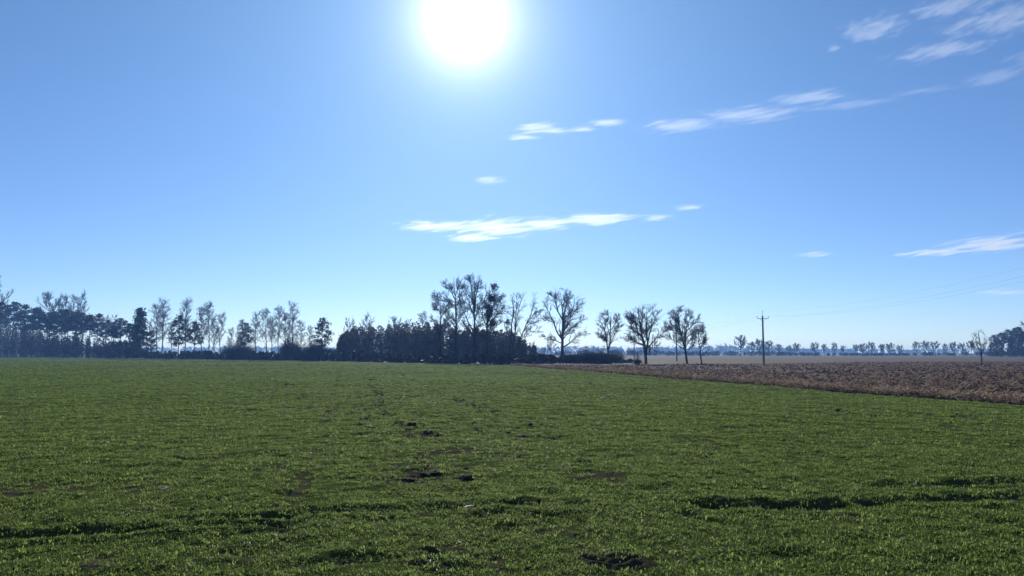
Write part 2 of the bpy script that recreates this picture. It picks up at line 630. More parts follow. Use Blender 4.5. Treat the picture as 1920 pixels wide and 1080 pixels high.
def lump_mesh(seed, flat=0.7, sub=2, rough=0.28):
    import bmesh
    bm = bmesh.new()
    bmesh.ops.create_icosphere(bm, subdivisions=sub, radius=1.0)
    rg = np.random.default_rng(seed)
    off = rg.uniform(0, 50, 3)
    from mathutils import noise as mn
    for v in bm.verts:
        c = v.co.copy()
        f = 1 + rough * mn.noise(c * 1.3 + Vector(off)) * 2 + rough * 0.6 * mn.noise(c * 3.1 + Vector(off))
        v.co = Vector((c.x * f, c.y * f, c.z * f * flat))
    me = bpy.data.meshes.new('lump')
    bm.to_mesh(me); bm.free()
    return me


def build_grass():
    rg = np.random.default_rng(7)
    # candidates: even in log-distance so that near and far tufts show at like density
    n = 1000000
    u = rg.random(n)
    r0, rk, r1, p = 4.2, 8.0, 340.0, 1.72       # density flat to rk, then falls as r^-p
    A = (rk ** 2 - r0 ** 2) / 2
    B = rk ** p * (r1 ** (2 - p) - rk ** (2 - p)) / (2 - p)
    w = A / (A + B)
    r = np.where(u < w, np.sqrt(r0 ** 2 + 2 * A * u / w),
                 (rk ** (2 - p) + (u - w) / (1 - w) * B * (2 - p) / rk ** p) ** (1 / (2 - p)))
    th = rg.uniform(-R(43), R(43), n)
    X, Y = r * np.sin(th), r * np.cos(th)
    h, soil, inside = terrain(X, Y)
    fq = 1 / (1 + np.clip(r - 8, 0, 200) / 30)
    clump = fbm(X * 3.0, Y * 3.0, 81, 3, 0.6) * 0.75 + fbm(X * 8.0, Y * 8.0, 84, 2) * 0.7
    keep = rg.random(n) < np.clip(0.58 + 1.5 * clump + 0.16 * np.sin(inside * 2 * math.pi / 0.26 + 2 * clump), 0.04, 1) * (1 - 0.95 * soil)
    keep &= (inside < -0.12) & (Y < edge_d(X) - 1)
    X, Y, h, r, clump = X[keep], Y[keep], h[keep], r[keep], clump[keep]
    n = len(X)
    patch = fbm(X * 0.5, Y * 0.5, 86, 3)
    s = rg.uniform(0.65, 1.25, n) * (1 + 0.35 * patch) * (1 + 0.5 * np.clip(clump, 0, 1)) * (1 + np.clip(r - 10, 0, 400) / 42)
    sz = s / (1 + np.clip(r - 10, 0, 400) / 48)
    P = np.stack([X, Y, h], 1)
    rot = np.stack([rg.normal(0, 0.12, n), rg.normal(0, 0.12, n), rg.uniform(0, 6.283, n)], 1)
    pick = rg.integers(0, 5, n)
    pick = np.where(rg.random(n) < 0.008, 5, pick)
    protos = [(tuft_mesh(k, 13, 0.041, 0.027, 0.006), M['blade']) for k in range(5)]
    protos.append((tuft_mesh(77, 7, 0.055, 0.02, 0.006), M['blade_pale']))
    gn_scatter('grass', P, rot, np.stack([s, s, sz], 1), pick, protos,
               'short green blades of the winter crop across the foreground field', 'grass')
    print('grass', n)


build_grass()


def build_residue():
    rg = np.random.default_rng(11)
    n = 90000
    u = rg.random(n)
    D = 22 * (150 / 22.0) ** (u ** 1.1)
    X = border_x(D) + rg.random(n) ** 1.5 * (0.85 * D + 12 - border_x(D)).clip(2)
    keep = (D < edge_d(X) - 1)
    X, D = X[keep], D[keep]
    h, soil, inside = terrain(X, D)
    k = (inside > 0.1) & (rg.random(len(X)) < 0.35 + 0.9 * np.clip(fbm(X * 0.7, D * 0.7, 91, 3) + 0.25, 0, 1) + 0.8 * np.exp(-inside / 2.5))
    X, D, h = X[k], D[k], h[k]
    n = len(X)
    kind = rg.random(n)
    pick = np.where(kind < 0.88 - 0.55 * np.exp(-(X - border_x(D)) / 1.6), rg.integers(0, 3, n), rg.integers(3, 6, n))
    grow = 1 + np.clip(D - 30, 0, 120) / 70
    s = np.where(pick < 3, rg.uniform(0.02, 0.08, n), rg.uniform(0.6, 1.6, n)) * grow ** 0.6
    rot = np.stack([rg.normal(0, 0.25, n), rg.normal(0, 0.25, n), rg.uniform(0, 6.283, n)], 1)

    def stalks(seed):
        g = np.random.default_rng(seed)
        V, Q = [], []
        for k in range(4):
            a = g.uniform(0, 6.283); el = g.uniform(-0.1, 0.9)
            d = np.array([math.cos(a) * math.cos(el), math.sin(a) * math.cos(el), math.sin(el)])
            sd = np.cross(d, (0, 0, 1.0)); sd /= np.linalg.norm(sd)
            up = np.cross(sd, d)
            p = np.array([g.normal(0, 0.06), g.normal(0, 0.06), 0.01]); L = g.uniform(0.08, 0.24); w = g.uniform(0.006, 0.014)
            b = len(V)
            for e in (p, p + d * L):
                V += [e + sd * w, e - sd * w * 0.5 + up * w, e - sd * w * 0.5 - up * w]
            Q += [(b, b + 1, b + 4, b + 3), (b + 1, b + 2, b + 5, b + 4), (b + 2, b, b + 3, b + 5)]
        return np_mesh('stalks', V, Q)
    protos = [(lump_mesh(200 + k, 0.65, 1), M['clod_brown']) for k in range(3)] + [(stalks(300 + k), M['straw']) for k in range(3)]
    gn_scatter('crop_residue', np.stack([X, D, h], 1), rot, np.stack([s, s, s], 1), pick, protos,
               'pale broken stalks and brown clods strewn over the ploughed field', 'stubble')
    print('residue', n)


build_residue()


def build_clods():
    """dark turned-up bits of soil along the animal and wheel tracks in the green crop"""
    rg = np.random.default_rng(21)
    pts = []

    def trail(pl, n, jx, jy, s0=1.0):
        pl = np.array(pl, dtype=float)
        for k in range(n):
            t = rg.random() * (len(pl) - 1); i = min(int(t), len(pl) - 2); f = t - i
            p = pl[i] * (1 - f) + pl[i + 1] * f
            pts.append((p[0] + rg.normal(0, jx), p[1] + rg.normal(0, jy), s0 * rg.uniform(0.6, 1.4)))
    trail([(697, 712), (712, 735), (714, 760), (720, 785)], 46, 4, 3)
    trail([(690, 762), (684, 780), (682, 806)], 34, 5, 3)
    trail([(816, 739), (850, 750), (880, 757), (915, 773), (945, 778)], 44, 5, 1.5)
    trail([(505, 726), (560, 724)], 10, 5, 1.5); trail([(530, 748), (640, 747), (720, 744)], 18, 4, 1.5)
    trail([(730, 746), (800, 745)], 14, 3, 1); trail([(840, 753), (870, 755)], 8, 3, 1)
    trail([(1600, 765), (1690, 775), (1800, 785), (1920, 798)], 50, 3, 2, 0.75)
    trail([(1090, 718), (1150, 730), (1220, 736)], 16, 6, 2); trail([(1600, 778), (1530, 770)], 8, 6, 1.5)
    trail([(690, 812), (790, 800), (860, 806)], 12, 9, 5)
    trail([(870, 806), (1010, 808), (1050, 830)], 18, 14, 5)
    trail([(740, 895), (800, 893), (840, 898)], 12, 10, 6, 0.8)
    trail([(900, 870), (1040, 880), (1100, 860)], 14, 20, 8, 0.7)
    trail([(740, 740), (810, 830), (900, 860)], 14, 40, 20, 0.8)
    for k in range(60):
        pts.append((rg.uniform(0, 1920), 720 + 260 * rg.random() ** 0.8, rg.uniform(0.4, 0.8)))
    base = [lump_mesh(400 + k, 0.6, 2, 0.35) for k in range(4)]
    G = np.array([ground_at(px, py) + (s,) for px, py, s in pts])
    G = G[G[:, 0] < border_x(G[:, 1]) - 0.3]
    G = np.concatenate([G + np.stack([rg.normal(0, 0.09, len(G)), rg.normal(0, 0.3, len(G)), 0 * G[:, 0]], 1) for _ in range(3)])
    x, y, n = G[:, 0], G[:, 1], len(G)
    w = 0.021 * G[:, 2] * rg.uniform(0.5, 1.3, n) * (1 + y / 55.0)
    P = np.stack([x, y, terrain(x, y)[0] + 0.3 * w], 1)
    sc = np.stack([w * 1.4, w, w * rg.uniform(0.7, 1.1, n)], 1)
    rt = np.stack([rg.normal(0, 0.3, n), rg.normal(0, 0.3, n), rg.uniform(0, 6.28, n)], 1)
    gn_scatter('soil_clods', P, rt, sc, rg.integers(0, 4, n), [(b, M['clod']) for b in base],
               'dark bits of turned-up soil scattered along tracks in the green crop', 'soil')


build_clods()

# ------------------------------------------------------------------ tree building
def tubes(C, Rr, K):
    """C (N,P,3) centre lines, Rr (N,P) radii -> verts, quads (open tubes, tips nearly closed by small radii)"""
    N, Pn, _ = C.shape
    T = np.gradient(C, axis=1)
    T /= np.linalg.norm(T, axis=2, keepdims=True) + 1e-9
    ref = np.where(np.abs(T[..., 2:3]) > 0.9, np.array([1.0, 0, 0]), np.array([0, 0, 1.0]))
    U = np.cross(T, ref); U /= np.linalg.norm(U, axis=2, keepdims=True) + 1e-9
    W = np.cross(T, U)
    a = np.arange(K) * 2 * math.pi / K
    ring = U[:, :, None, :] * np.cos(a)[None, None, :, None] + W[:, :, None, :] * np.sin(a)[None, None, :, None]
    V = C[:, :, None, :] + ring * Rr[:, :, None, None]
    n = np.arange(N)[:, None, None]; p = np.arange(Pn - 1)[None, :, None]; k = np.arange(K)[None, None, :]
    k2 = (k + 1) % K
    b = n * Pn * K
    Q = np.stack([b + p * K + k, b + p * K + k2, b + (p + 1) * K + k2, b + (p + 1) * K + k], -1).reshape(-1, 4)
    return V.reshape(-1, 3), Q


def ribbons(rg, C, Rr):
    """finest twigs: one narrow quad each"""
    a, b = C[:, 0], C[:, -1]
    t = b - a
    p = np.cross(t, rg.normal(size=t.shape)); p /= np.linalg.norm(p, axis=1, keepdims=True) + 1e-9
    r0, r1 = Rr[:, :1], Rr[:, -1:]
    V = np.stack([a - p * r0, a + p * r0, b + p * r1, b - p * r1], 1).reshape(-1, 3)
    return V, np.arange(len(V)).reshape(-1, 4)


def join(parts):
    Vs, Qs, o = [], [], 0
    for V, Q in parts:
        Vs.append(V); Qs.append(Q + o); o += len(V)
    return np.concatenate(Vs), np.concatenate(Qs)


def resample(pts, P):
    pts = np.asarray(pts, dtype=float)
    d = np.concatenate([[0], np.cumsum(np.linalg.norm(np.diff(pts, axis=0), axis=1))])
    t = np.linspace(0, d[-1], P)
    return np.stack([np.interp(t, d, pts[:, k]) for k in range(3)], 1)


def spawn(rg, C, Rr, nch, t0, t1, ang, ang_sd, ratio, taper_len, up, wig, P, rr, rmin, rtip, droop=0.0, Lmin=0.0, Lfix=None, env=None):
    """children of every centre line in C, all at once"""
    N, Pn, _ = C.shape
    L = np.linalg.norm(np.diff(C, axis=1), axis=2).sum(1)
    i = np.repeat(np.arange(N), nch)
    c = np.tile(np.arange(nch), N)
    n = len(i)
    t = t0 + (t1 - t0) * (c + rg.random(n)) / nch
    x = t * (Pn - 1)
    k = np.minimum(x.astype(int), Pn - 2); f = (x - k)[:, None]
    pos = C[i, k] * (1 - f) + C[i, k + 1] * f
    T = C[i, k + 1] - C[i, k]
    T /= np.linalg.norm(T, axis=1, keepdims=True) + 1e-9
    r0 = Rr[i, k] * (1 - f[:, 0]) + Rr[i, k + 1] * f[:, 0]
    rv = rg.normal(size=(n, 3))
    pp = rv - T * (rv * T).sum(1, keepdims=True)
    pp /= np.linalg.norm(pp, axis=1, keepdims=True) + 1e-9
    a = np.radians(rg.normal(ang, ang_sd, n))[:, None]
    d = np.cos(a) * T + np.sin(a) * pp
    ln = (L[i] if Lfix is None else Lfix) * ratio * (1 - taper_len * t) * rg.uniform(0.6, 1.25, n)
    ln = np.maximum(ln, Lmin)
    out = np.zeros((n, P, 3)); out[:, 0] = pos
    for s in range(1, P):
        d = d + np.array([0, 0, 1.0]) * (up - droop * s / P) / (P - 1) + rg.normal(size=(n, 3)) * wig / math.sqrt(P)
        d /= np.linalg.norm(d, axis=1, keepdims=True) + 1e-9
        out[:, s] = out[:, s - 1] + d * (ln / (P - 1))[:, None]
    if env is not None:                              # keep the crown's rounded outline
        q = (np.abs((out[:, -1] - env[0]) / env[1]) ** 2.3).sum(1)
        ok = q < 1.0 + 0.4 * rg.random(n) ** 2
        if ok.any():
            out, r0 = out[ok], r0[ok]
        else:
            best = np.argsort(q)[:2]
            out, r0 = out[best], r0[best]
    rs = np.maximum(r0 * rr, rmin)
    rad = rs[:, None] * (1 - np.linspace(0, 1, P)[None, :]) + rtip * np.linspace(0, 1, P)[None, :]
    return out, rad


def place(name, loc, trunk_me, crown_me, tm, cm, label, cat, group, rz=0.0, sc=(1, 1, 1), extra=None):
    e = empty(name, loc)
    e.rotation_euler = (0, 0, rz)
    e.scale = sc
    tag(e, label, cat, group)
    if trunk_me: mesh_obj('trunk', trunk_me, tm, e)
    if crown_me: mesh_obj('crown', crown_me, cm, e)
    if extra: mesh_obj(extra[0], extra[1], extra[2], e)
    return e


def bare_tree_meshes(seed, limbs, radii, twig=0.0115, n1=12, n2=6, n3=5, n4=2, up=0.25, wig=0.26, r1=0.34, droop=0.0, fill=7, leaves=None, K=7):
    """limbs: list of (P,3) main stems/limbs (local metres); grows three or four finer orders on them"""
    rg = np.random.default_rng(seed)
    P0 = 10
    C0 = np.stack([resample(l, P0) for l in limbs])
    jit = rg.normal(size=C0.shape) * 0.05
    jit[:, 0] = 0
    C0 = C0 + jit
    R0 = np.stack([np.linspace(a, b, P0) ** 1.0 for a, b in radii])
    pts = np.concatenate(limbs)
    lo, hi = pts.min(0), pts.max(0)
    lo[2] = 0.16 * hi[2]
    half = (hi - lo) / 2 * np.array([1.2, 1.2, 1.06]) + np.array([0.5, 0.5, 0.3])
    half[1] = max(half[1], 0.8 * half[0])
    env = ((lo + hi) / 2, half)
    if fill:                                         # limbs in depth as well
        Cx, Rx = spawn(rg, C0[:1], R0[:1], fill, 0.26, 0.95, 58, 10, 0.42, 0.35, up * 1.2, wig * 0.7, P0, 0.5, 0.03, 0.015, env=env, Lfix=2.1 * half[0])
        C0 = np.concatenate([C0, Cx]); R0 = np.concatenate([R0, Rx])
    C1, R1 = spawn(rg, C0, R0, n1, 0.22, 1.0, 42, 12, r1, 0.42, up, wig, 6, 0.6, twig * 3.0, twig * 1.3, droop * 0.5, 0.9, env=env)
    C2, R2 = spawn(rg, C1, R1, n2, 0.15, 1.0, 37, 11, 0.56, 0.4, up * 0.8, wig, 5, 0.65, twig * 1.8, twig * 0.9, droop, 0.35, env=env)
    C3, R3 = spawn(rg, C2, R2, n3, 0.15, 1.0, 32, 11, 0.6, 0.4, up * 0.6, wig, 3, 0.7, twig, twig * 0.6, droop * 1.5, 0.25, env=env)
    if n4:
        C4, R4 = spawn(rg, C3, R3, n4, 0.2, 1.0, 28, 10, 0.75, 0.3, up * 0.5, wig, 2, 0.8, twig * 0.7, twig * 0.35, droop)
    trunk = np_mesh('trunk', *tubes(C0, R0, K), smooth=True)
    parts = [tubes(C1, R1, 4), tubes(C2, R2, 3), ribbons(rg, C3[:, :2], R3[:, :2]), ribbons(rg, C3[:, 1:], R3[:, 1:])]
    if n4: parts.append(ribbons(rg, C4, R4))
    crown = np_mesh('crown', *join(parts))
    if leaves:
        cen = np.concatenate([C2[:, -1], C2[:, 3]])
        return trunk, crown, cen
    return trunk, crown


def leaf_cloud(rg, cen, per, spread, size, flat=1.0):
    """loose small faces round the given centres"""
    n = len(cen) * per
    c = np.repeat(cen, per, 0) + rg.normal(size=(n, 3)) * spread * np.array([1, 1, flat])
    a = rg.normal(size=(n, 3)); a /= np.linalg.norm(a, axis=1, keepdims=True)
    b = rg.normal(size=(n, 3)); b -= a * (a * b).sum(1, keepdims=True); b /= np.linalg.norm(b, axis=1, keepdims=True)
    s = (size * rg.uniform(0.5, 1.4, n))[:, None]
    V = np.stack([c - a * s, c + b * s * 0.5, c + a * s, c - b * s * 0.5], 1).reshape(-1, 3)
    Q = np.arange(n * 4).reshape(-1, 4)
    return V, Q


# --- the row of big bare trees, limbs read off the photograph, given depth
def limb_tree(name, seed, D, base_px, limbs_px, label, r_base=0.28, cat='tree', group='bare trees in the row between the fields', twig=0.012, foliage=None, depth=1.0, **kw):
    rg = np.random.default_rng(seed + 900)
    bx, bz = at_depth(base_px[0], base_px[1], D)
    limbs, radii = [], []
    for li, (pl, ra, rb) in enumerate(limbs_px):
        pts = []
        side = rg.uniform(-1, 1) * depth if li else 0.15
        for k, (px, py) in enumerate(pl):
            x, z = at_depth(px, py, D)
            f = k / (len(pl) - 1)
            yy = side * f * 0.55 * (z if li == 0 else math.hypot(x - bx, z - bz) * 0.6) * 0.9
            if li:
                # start from the closest point of limb 0/previous in depth so that the limb stays attached
                yy += start_y(limbs, x, z) if k == 0 else 0
                if k == 0: y0 = yy
                else: yy += y0
            pts.append((x - bx, yy, max(z, -0.3) if k else z))
        limbs.append(np.array(pts))
        radii.append((ra, rb))
        limbs[-1][:, 2] -= 0.0
    out = bare_tree_meshes(seed, limbs, radii, twig=twig, leaves=foliage, **kw)
    gz = terrain(np.array([bx]), np.array([float(D)]))[0][0]
    extra = None
    if foliage:
        cen = out[2]
        cx, cz, rad = foliage['c']
        X0, Z0 = at_depth(cx, cz, D); X0 -= bx
        rr = rad / F * D
        q = np.hypot((cen[:, 0] - X0) / rr[0], (cen[:, 2] - Z0) / rr[1])
        rg2 = np.random.default_rng(seed + 5)
        side = np.clip((cen[:, 0] - X0) / rr[0] * 0.5 + 0.5, 0, 1)
        cen = cen[(q < 1) & (rg2.random(len(cen)) < foliage['p'] * (0.35 + 1.5 * side)) & (vnoise(cen[:, 0] * 0.9, cen[:, 2] * 0.9, 5) > 0.42)]
        extra = ('leaves', np_mesh('leaves', *leaf_cloud(rg2, cen, 12, 0.26, 0.12)), M['dry_leaves'])
    return place(name, (bx, D, gz), out[0], out[1], M['oak_bark'], M['twig'], label, cat, group, extra=extra)


def start_y(limbs, x_unused, z):
    l = limbs[0]
    return float(np.interp(z, l[:, 2], l[:, 1])) if l[-1, 2] > l[0, 2] else 0.0


def z4(*p):      # reader of the zoomed strip 780..1100 x 500..700
    return [(780 + x / 5.4, 500 + y / 5.4) for x, y in p]


def z5(*p):      # reader of the zoomed strip 1050..1370 x 540..720
    return [(1050 + x / 6.0, 540 + y / 6.0) for x, y in p]


def z7(*p):      # reader of the zoomed strip 1600..1920 x 560..780
    return [(1600 + x / 4.91, 560 + y / 4.91) for x, y in p]


def gy(D):
    return HORIZON + CAM_H * F / D       # approximate row where ground at distance D sits


limb_tree('bare_oak_tree', 31, 143, (825, gy(143)), [
    (z4((245, 985), (247, 640), (250, 440), (240, 330), (232, 245)), 0.17, 0.03),
    (z4((250, 480), (205, 400), (180, 310), (160, 290)), 0.08, 0.02),
    (z4((250, 520), (300, 430), (330, 360), (300, 270)), 0.08, 0.02),
    (z4((248, 600), (200, 560), (160, 530)), 0.06, 0.02),
    (z4((250, 620), (300, 560), (340, 500)), 0.06, 0.02)],
    'slim bare tree at the left edge of the tall oak cluster', n1=10)
limb_tree('bare_oak_tree', 32, 138, (855, gy(138)), [
    (z4((408, 1000), (404, 700), (402, 500), (400, 380), (392, 250), (372, 95)), 0.27, 0.03),
    (z4((400, 470), (430, 330), (465, 210), (482, 115)), 0.13, 0.02),
    (z4((400, 400), (340, 360), (270, 335), (230, 300)), 0.10, 0.02),
    (z4((396, 330), (350, 240), (300, 195), (290, 150)), 0.10, 0.02),
    (z4((402, 600), (470, 480), (490, 400), (470, 340)), 0.09, 0.02),
    (z4((402, 560), (340, 500), (290, 470), (250, 430)), 0.08, 0.02),
    (z4((395, 300), (430, 180), (435, 80)), 0.08, 0.02)],
    'tall bare oak left of centre, straight dark trunk, topmost crown of the cluster', n1=11, twig=0.011)
limb_tree('bare_oak_tree', 33, 136, (887, gy(136)), [
    (z4((577, 1000), (586, 780), (592, 600), (585, 440), (565, 280), (545, 95)), 0.28, 0.03),
    (z4((588, 470), (605, 320), (640, 210), (655, 115)), 0.15, 0.02),
    (z4((590, 400), (595, 250), (590, 95)), 0.12, 0.02),
    (z4((580, 660), (540, 590), (500, 490), (465, 400), (440, 350)), 0.12, 0.02),
    (z4((585, 480), (540, 380), (500, 280), (490, 180)), 0.12, 0.02),
    (z4((588, 560), (640, 430), (690, 330), (720, 230)), 0.12, 0.02)],
    'tall bare oak with forked upper trunk, right of the tallest crown', n1=11, twig=0.011)
limb_tree('leafy_oak_tree', 34, 134, (913, gy(134)), [
    (z4((715, 1000), (715, 780), (718, 600), (728, 440), (742, 300), (740, 195)), 0.24, 0.03),
    (z4((718, 640), (770, 540), (830, 480), (900, 440)), 0.11, 0.02),
    (z4((722, 560), (770, 420), (810, 330), (860, 290)), 0.12, 0.02),
    (z4((716, 600), (660, 480), (640, 400), (660, 310)), 0.12, 0.02),
    (z4((716, 700), (790, 620), (860, 570), (920, 560)), 0.09, 0.02),
    (z4((728, 440), (770, 330), (790, 230)), 0.10, 0.02)],
    'oak still holding dense dark leaf clumps on its leaning right crown', group='leafy trees',
    foliage={'c': (922, 575, np.array([46.0, 50.0])), 'p': 0.33})
limb_tree('bare_tree', 35, 147, (962, gy(147)), [
    (z4((958, 990), (958, 760), (968, 580), (990, 450), (980, 350), (972, 275)), 0.24, 0.03),
    (z4((982, 960), (985, 800), (1005, 640), (1040, 430), (1060, 350), (1085, 285)), 0.20, 0.02),
    (z4((1000, 880), (1045, 755), (1105, 610), (1180, 440), (1212, 335)), 0.15, 0.02),
    (z4((1020, 770), (1095, 735), (1150, 660), (1250, 650)), 0.10, 0.02),
    (z4((1000, 640), (1015, 450), (1020, 270)), 0.12, 0.02),
    (z4((1080, 660), (1150, 580), (1210, 560), (1240, 480)), 0.09, 0.02),
    (z4((1120, 580), (1180, 500), (1260, 430)), 0.08, 0.02)],
    'bare multi-stemmed tree fanning out to the right beside the oak cluster', r1=0.24, fill=3)
limb_tree('bare_oak_tree', 36, 150, (1053, gy(150)), [
    (z4((1480, 985), (1480, 800), (1488, 640), (1490, 500), (1477, 360), (1468, 255)), 0.36, 0.03),
    (z4((1486, 815), (1560, 770), (1640, 700), (1725, 675)), 0.16, 0.02),
    (z4((1490, 690), (1560, 630), (1640, 580), (1710, 530)), 0.15, 0.02),
    (z4((1492, 640), (1550, 570), (1592, 440), (1622, 330), (1610, 265)), 0.17, 0.02),
    (z4((1485, 735), (1420, 650), (1398, 560), (1330, 430), (1285, 335)), 0.17, 0.02),
    (z4((1485, 540), (1430, 430), (1400, 340), (1408, 245)), 0.15, 0.02),
    (z4((1490, 510), (1522, 400), (1540, 310), (1512, 240)), 0.15, 0.02),
    (z4((1478, 770), (1390, 742), (1335, 715), (1290, 700)), 0.10, 0.02),
    (z4((1570, 510), (1640, 400), (1700, 360)), 0.10, 0.02),
    (z4((1400, 570), (1340, 540), (1290, 500)), 0.09, 0.02)],
    'large solitary bare oak with the widest round crown and thick trunk', n1=12)
limb_tree('bare_oak_tree', 37, 150, (1140, gy(150)), [
    (z5((540, 830), (545, 720), (560, 600), (572, 450), (580, 275)), 0.22, 0.03),
    (z5((540, 735), (522, 580), (485, 430), (460, 370), (440, 330)), 0.13, 0.02),
    (z5((520, 570), (470, 530), (430, 500)), 0.08, 0.02),
    (z5((560, 640), (610, 550), (640, 440), (690, 430)), 0.10, 0.02),
    (z5((505, 490), (510, 380), (500, 280)), 0.08, 0.02),
    (z5((570, 480), (620, 390), (630, 300)), 0.08, 0.02)],
    'smaller bare tree standing behind a low dark thicket, left of two forked oaks', n1=10)
limb_tree('bare_oak_tree', 38, 117, (1211, gy(117)), [
    (z5((965, 875), (962, 740), (935, 610), (915, 460), (880, 290), (898, 190)), 0.24, 0.025),
    (z5((968, 760), (985, 600), (985, 420), (1002, 180)), 0.18, 0.02),
    (z5((990, 590), (1035, 420), (1080, 280)), 0.12, 0.02),
    (z5((920, 560), (860, 430), (822, 280)), 0.12, 0.02),
    (z5((932, 650), (830, 600), (755, 540)), 0.09, 0.02),
    (z5((985, 670), (1095, 560), (1190, 465)), 0.11, 0.02),
    (z5((975, 760), (1040, 690), (1090, 640)), 0.08, 0.02),
    (z5((915, 500), (940, 380), (950, 260)), 0.08, 0.02),
    (z5((880, 500), (800, 440), (760, 370)), 0.07, 0.02)],
    'bare oak forking low into two upright stems, wide drooping side limbs', twig=0.0115)
limb_tree('bare_oak_tree', 39, 123, (1287, gy(123)), [
    (z5((1432, 860), (1412, 700), (1378, 560), (1335, 390), (1290, 265)), 0.20, 0.025),
    (z5((1415, 710), (1414, 540), (1420, 400), (1450, 245)), 0.15, 0.02),
    (z5((1355, 480), (1350, 360), (1355, 240)), 0.10, 0.02),
    (z5((1428, 720), (1475, 650), (1505, 590)), 0.07, 0.02),
    (z5((1418, 500), (1490, 410), (1545, 335)), 0.10, 0.02),
    (z5((1370, 540), (1300, 460), (1240, 400)), 0.09, 0.02),
    (z5((1400, 650), (1310, 600), (1230, 560)), 0.08, 0.02),
    (z5((1416, 460), (1480, 330), (1490, 270)), 0.08, 0.02),
    (z5((1425, 560), (1500, 490), (1570, 460)), 0.07, 0.02)],
    'bare oak with leaning trunk, right of the forked oak at the ploughed field', twig=0.0115)
limb_tree('bare_tree', 40, 117, (1314, gy(117)), [
    (z5((1592, 870), (1580, 720), (1568, 600), (1555, 540), (1570, 440)), 0.13, 0.02),
    (z5((1580, 700), (1620, 600), (1635, 520)), 0.06, 0.015),
    (z5((1572, 640), (1530, 540), (1500, 470)), 0.06, 0.015),
    (z5((1566, 590), (1600, 500), (1600, 410)), 0.06, 0.015)],
    'thin small bare tree at the right end of the oak row', n1=7, n2=5, n3=4, fill=3)
limb_tree('bare_tree', 41, 112, (1840, gy(112)), [
    (z7((1180, 615), (1180, 520), (1172, 420), (1165, 310)), 0.11, 0.02),
    (z7((1182, 540), (1200, 440), (1212, 330)), 0.07, 0.015),
    (z7((1178, 500), (1140, 400), (1130, 330)), 0.06, 0.015),
    (z7((1180, 520), (1230, 440), (1250, 390)), 0.05, 0.015)],
    'small lone bare tree at the far side of the ploughed field near the right pines', n1=5, n2=4, n3=3, fill=3, group='lone trees')


# --- generic bare trees (birches in the field edge, tops behind the young wood)
def auto_limbs(seed, H, spread, fork, n, lean=0.0, slim=True):
    rg = np.random.default_rng(seed)
    z = np.linspace(0, H, 7)
    tr = np.stack([lean * z + rg.normal(0, 0.012 * H, 7) * (z > 0), rg.normal(0, 0.012 * H, 7) * (z > 0), z], 1)
    limbs, radii = [tr], [(0.0115 * H, 0.018)]
    for k in range(n):
        t = fork + (0.92 - fork) * (k + rg.random() * 0.6) / n
        p = np.array([np.interp(t * H, z, tr[:, 0]), np.interp(t * H, z, tr[:, 1]), t * H])
        a = k * 2.4 + rg.uniform(-0.4, 0.4)
        ln = spread * (1.05 - 0.65 * (t - fork) / (0.95 - fork)) * rg.uniform(0.75, 1.2)
        o = np.array([math.cos(a), math.sin(a), 0])
        upk = 1.35 if slim else 0.75
        limbs.append(np.stack([p, p + o * ln * 0.5 + np.array([0, 0, ln * 0.5 * upk]), p + o * ln * 0.85 + np.array([0, 0, ln * upk * 1.05])]))
        radii.append((0.0045 * H, 0.014))
    return limbs, radii


birches = []
for k, (H, sp, fk, n) in enumerate([(16.5, 2.2, 0.25, 15), (15.5, 1.8, 0.3, 14), (13.0, 1.9, 0.24, 13), (14.5, 2.4, 0.27, 15)]):
    lm, rd = auto_limbs(500 + k, H, sp, fk, n)
    birches.append((H, bare_tree_meshes(510 + k, lm, rd, twig=0.0115, n1=8, n2=6, n3=4, n4=2, up=0.45, wig=0.28, r1=0.42, droop=0.6, fill=0, K=5)))
rounds = []
for k, (H, sp, fk, n) in enumerate([(10, 3.2, 0.28, 11), (10, 2.7, 0.33, 10), (10, 3.7, 0.25, 12)]):
    lm, rd = auto_limbs(520 + k, H, sp, fk, n, slim=False)
    rounds.append((H, bare_tree_meshes(530 + k, lm, rd, twig=0.015, n1=7, n2=5, n3=4, n4=2, up=0.55, wig=0.3, r1=0.45, fill=0, K=5)))


fars = []
for k, (H, sp, fk, n) in enumerate([(8, 3.0, 0.30, 10), (8, 2.6, 0.36, 9), (8, 3.3, 0.28, 11), (8, 2.4, 0.42, 9)]):
    lm, rd = auto_limbs(540 + k, H, sp, fk, n, slim=False)
    fars.append((H, bare_tree_meshes(550 + k, lm, [(a * 1.7, b * 2) for a, b in rd], twig=0.042, n1=6, n2=4, n3=4, n4=2, up=0.7, wig=0.35, r1=0.5, fill=0, K=5)))


def put_tree(name, kindlist, v, px, top_py, D, label, group, bark, twig, rz=None, wide=1.0, cat='tree'):
    H, (tm, cm) = kindlist[v % len(kindlist)]
    x, ztop = at_depth(px, top_py, D)
    s = ztop / (H * 1.04)
    return place(name, (x, D, -0.05), tm, cm, bark, twig, label, cat, group,
                 rz=(px * 0.7) % 6.28 if rz is None else rz, sc=(s * wide, s * wide, s))


def edge_at(px):         # distance of the crop's far edge along a picture column
    lo, hi = 60.0, 900.0
    for _ in range(50):
        m = (lo + hi) / 2
        if m < np.interp((px - 960) / F * m, EDGE_X, EDGE_D): lo = m
        else: hi = m
    return lo


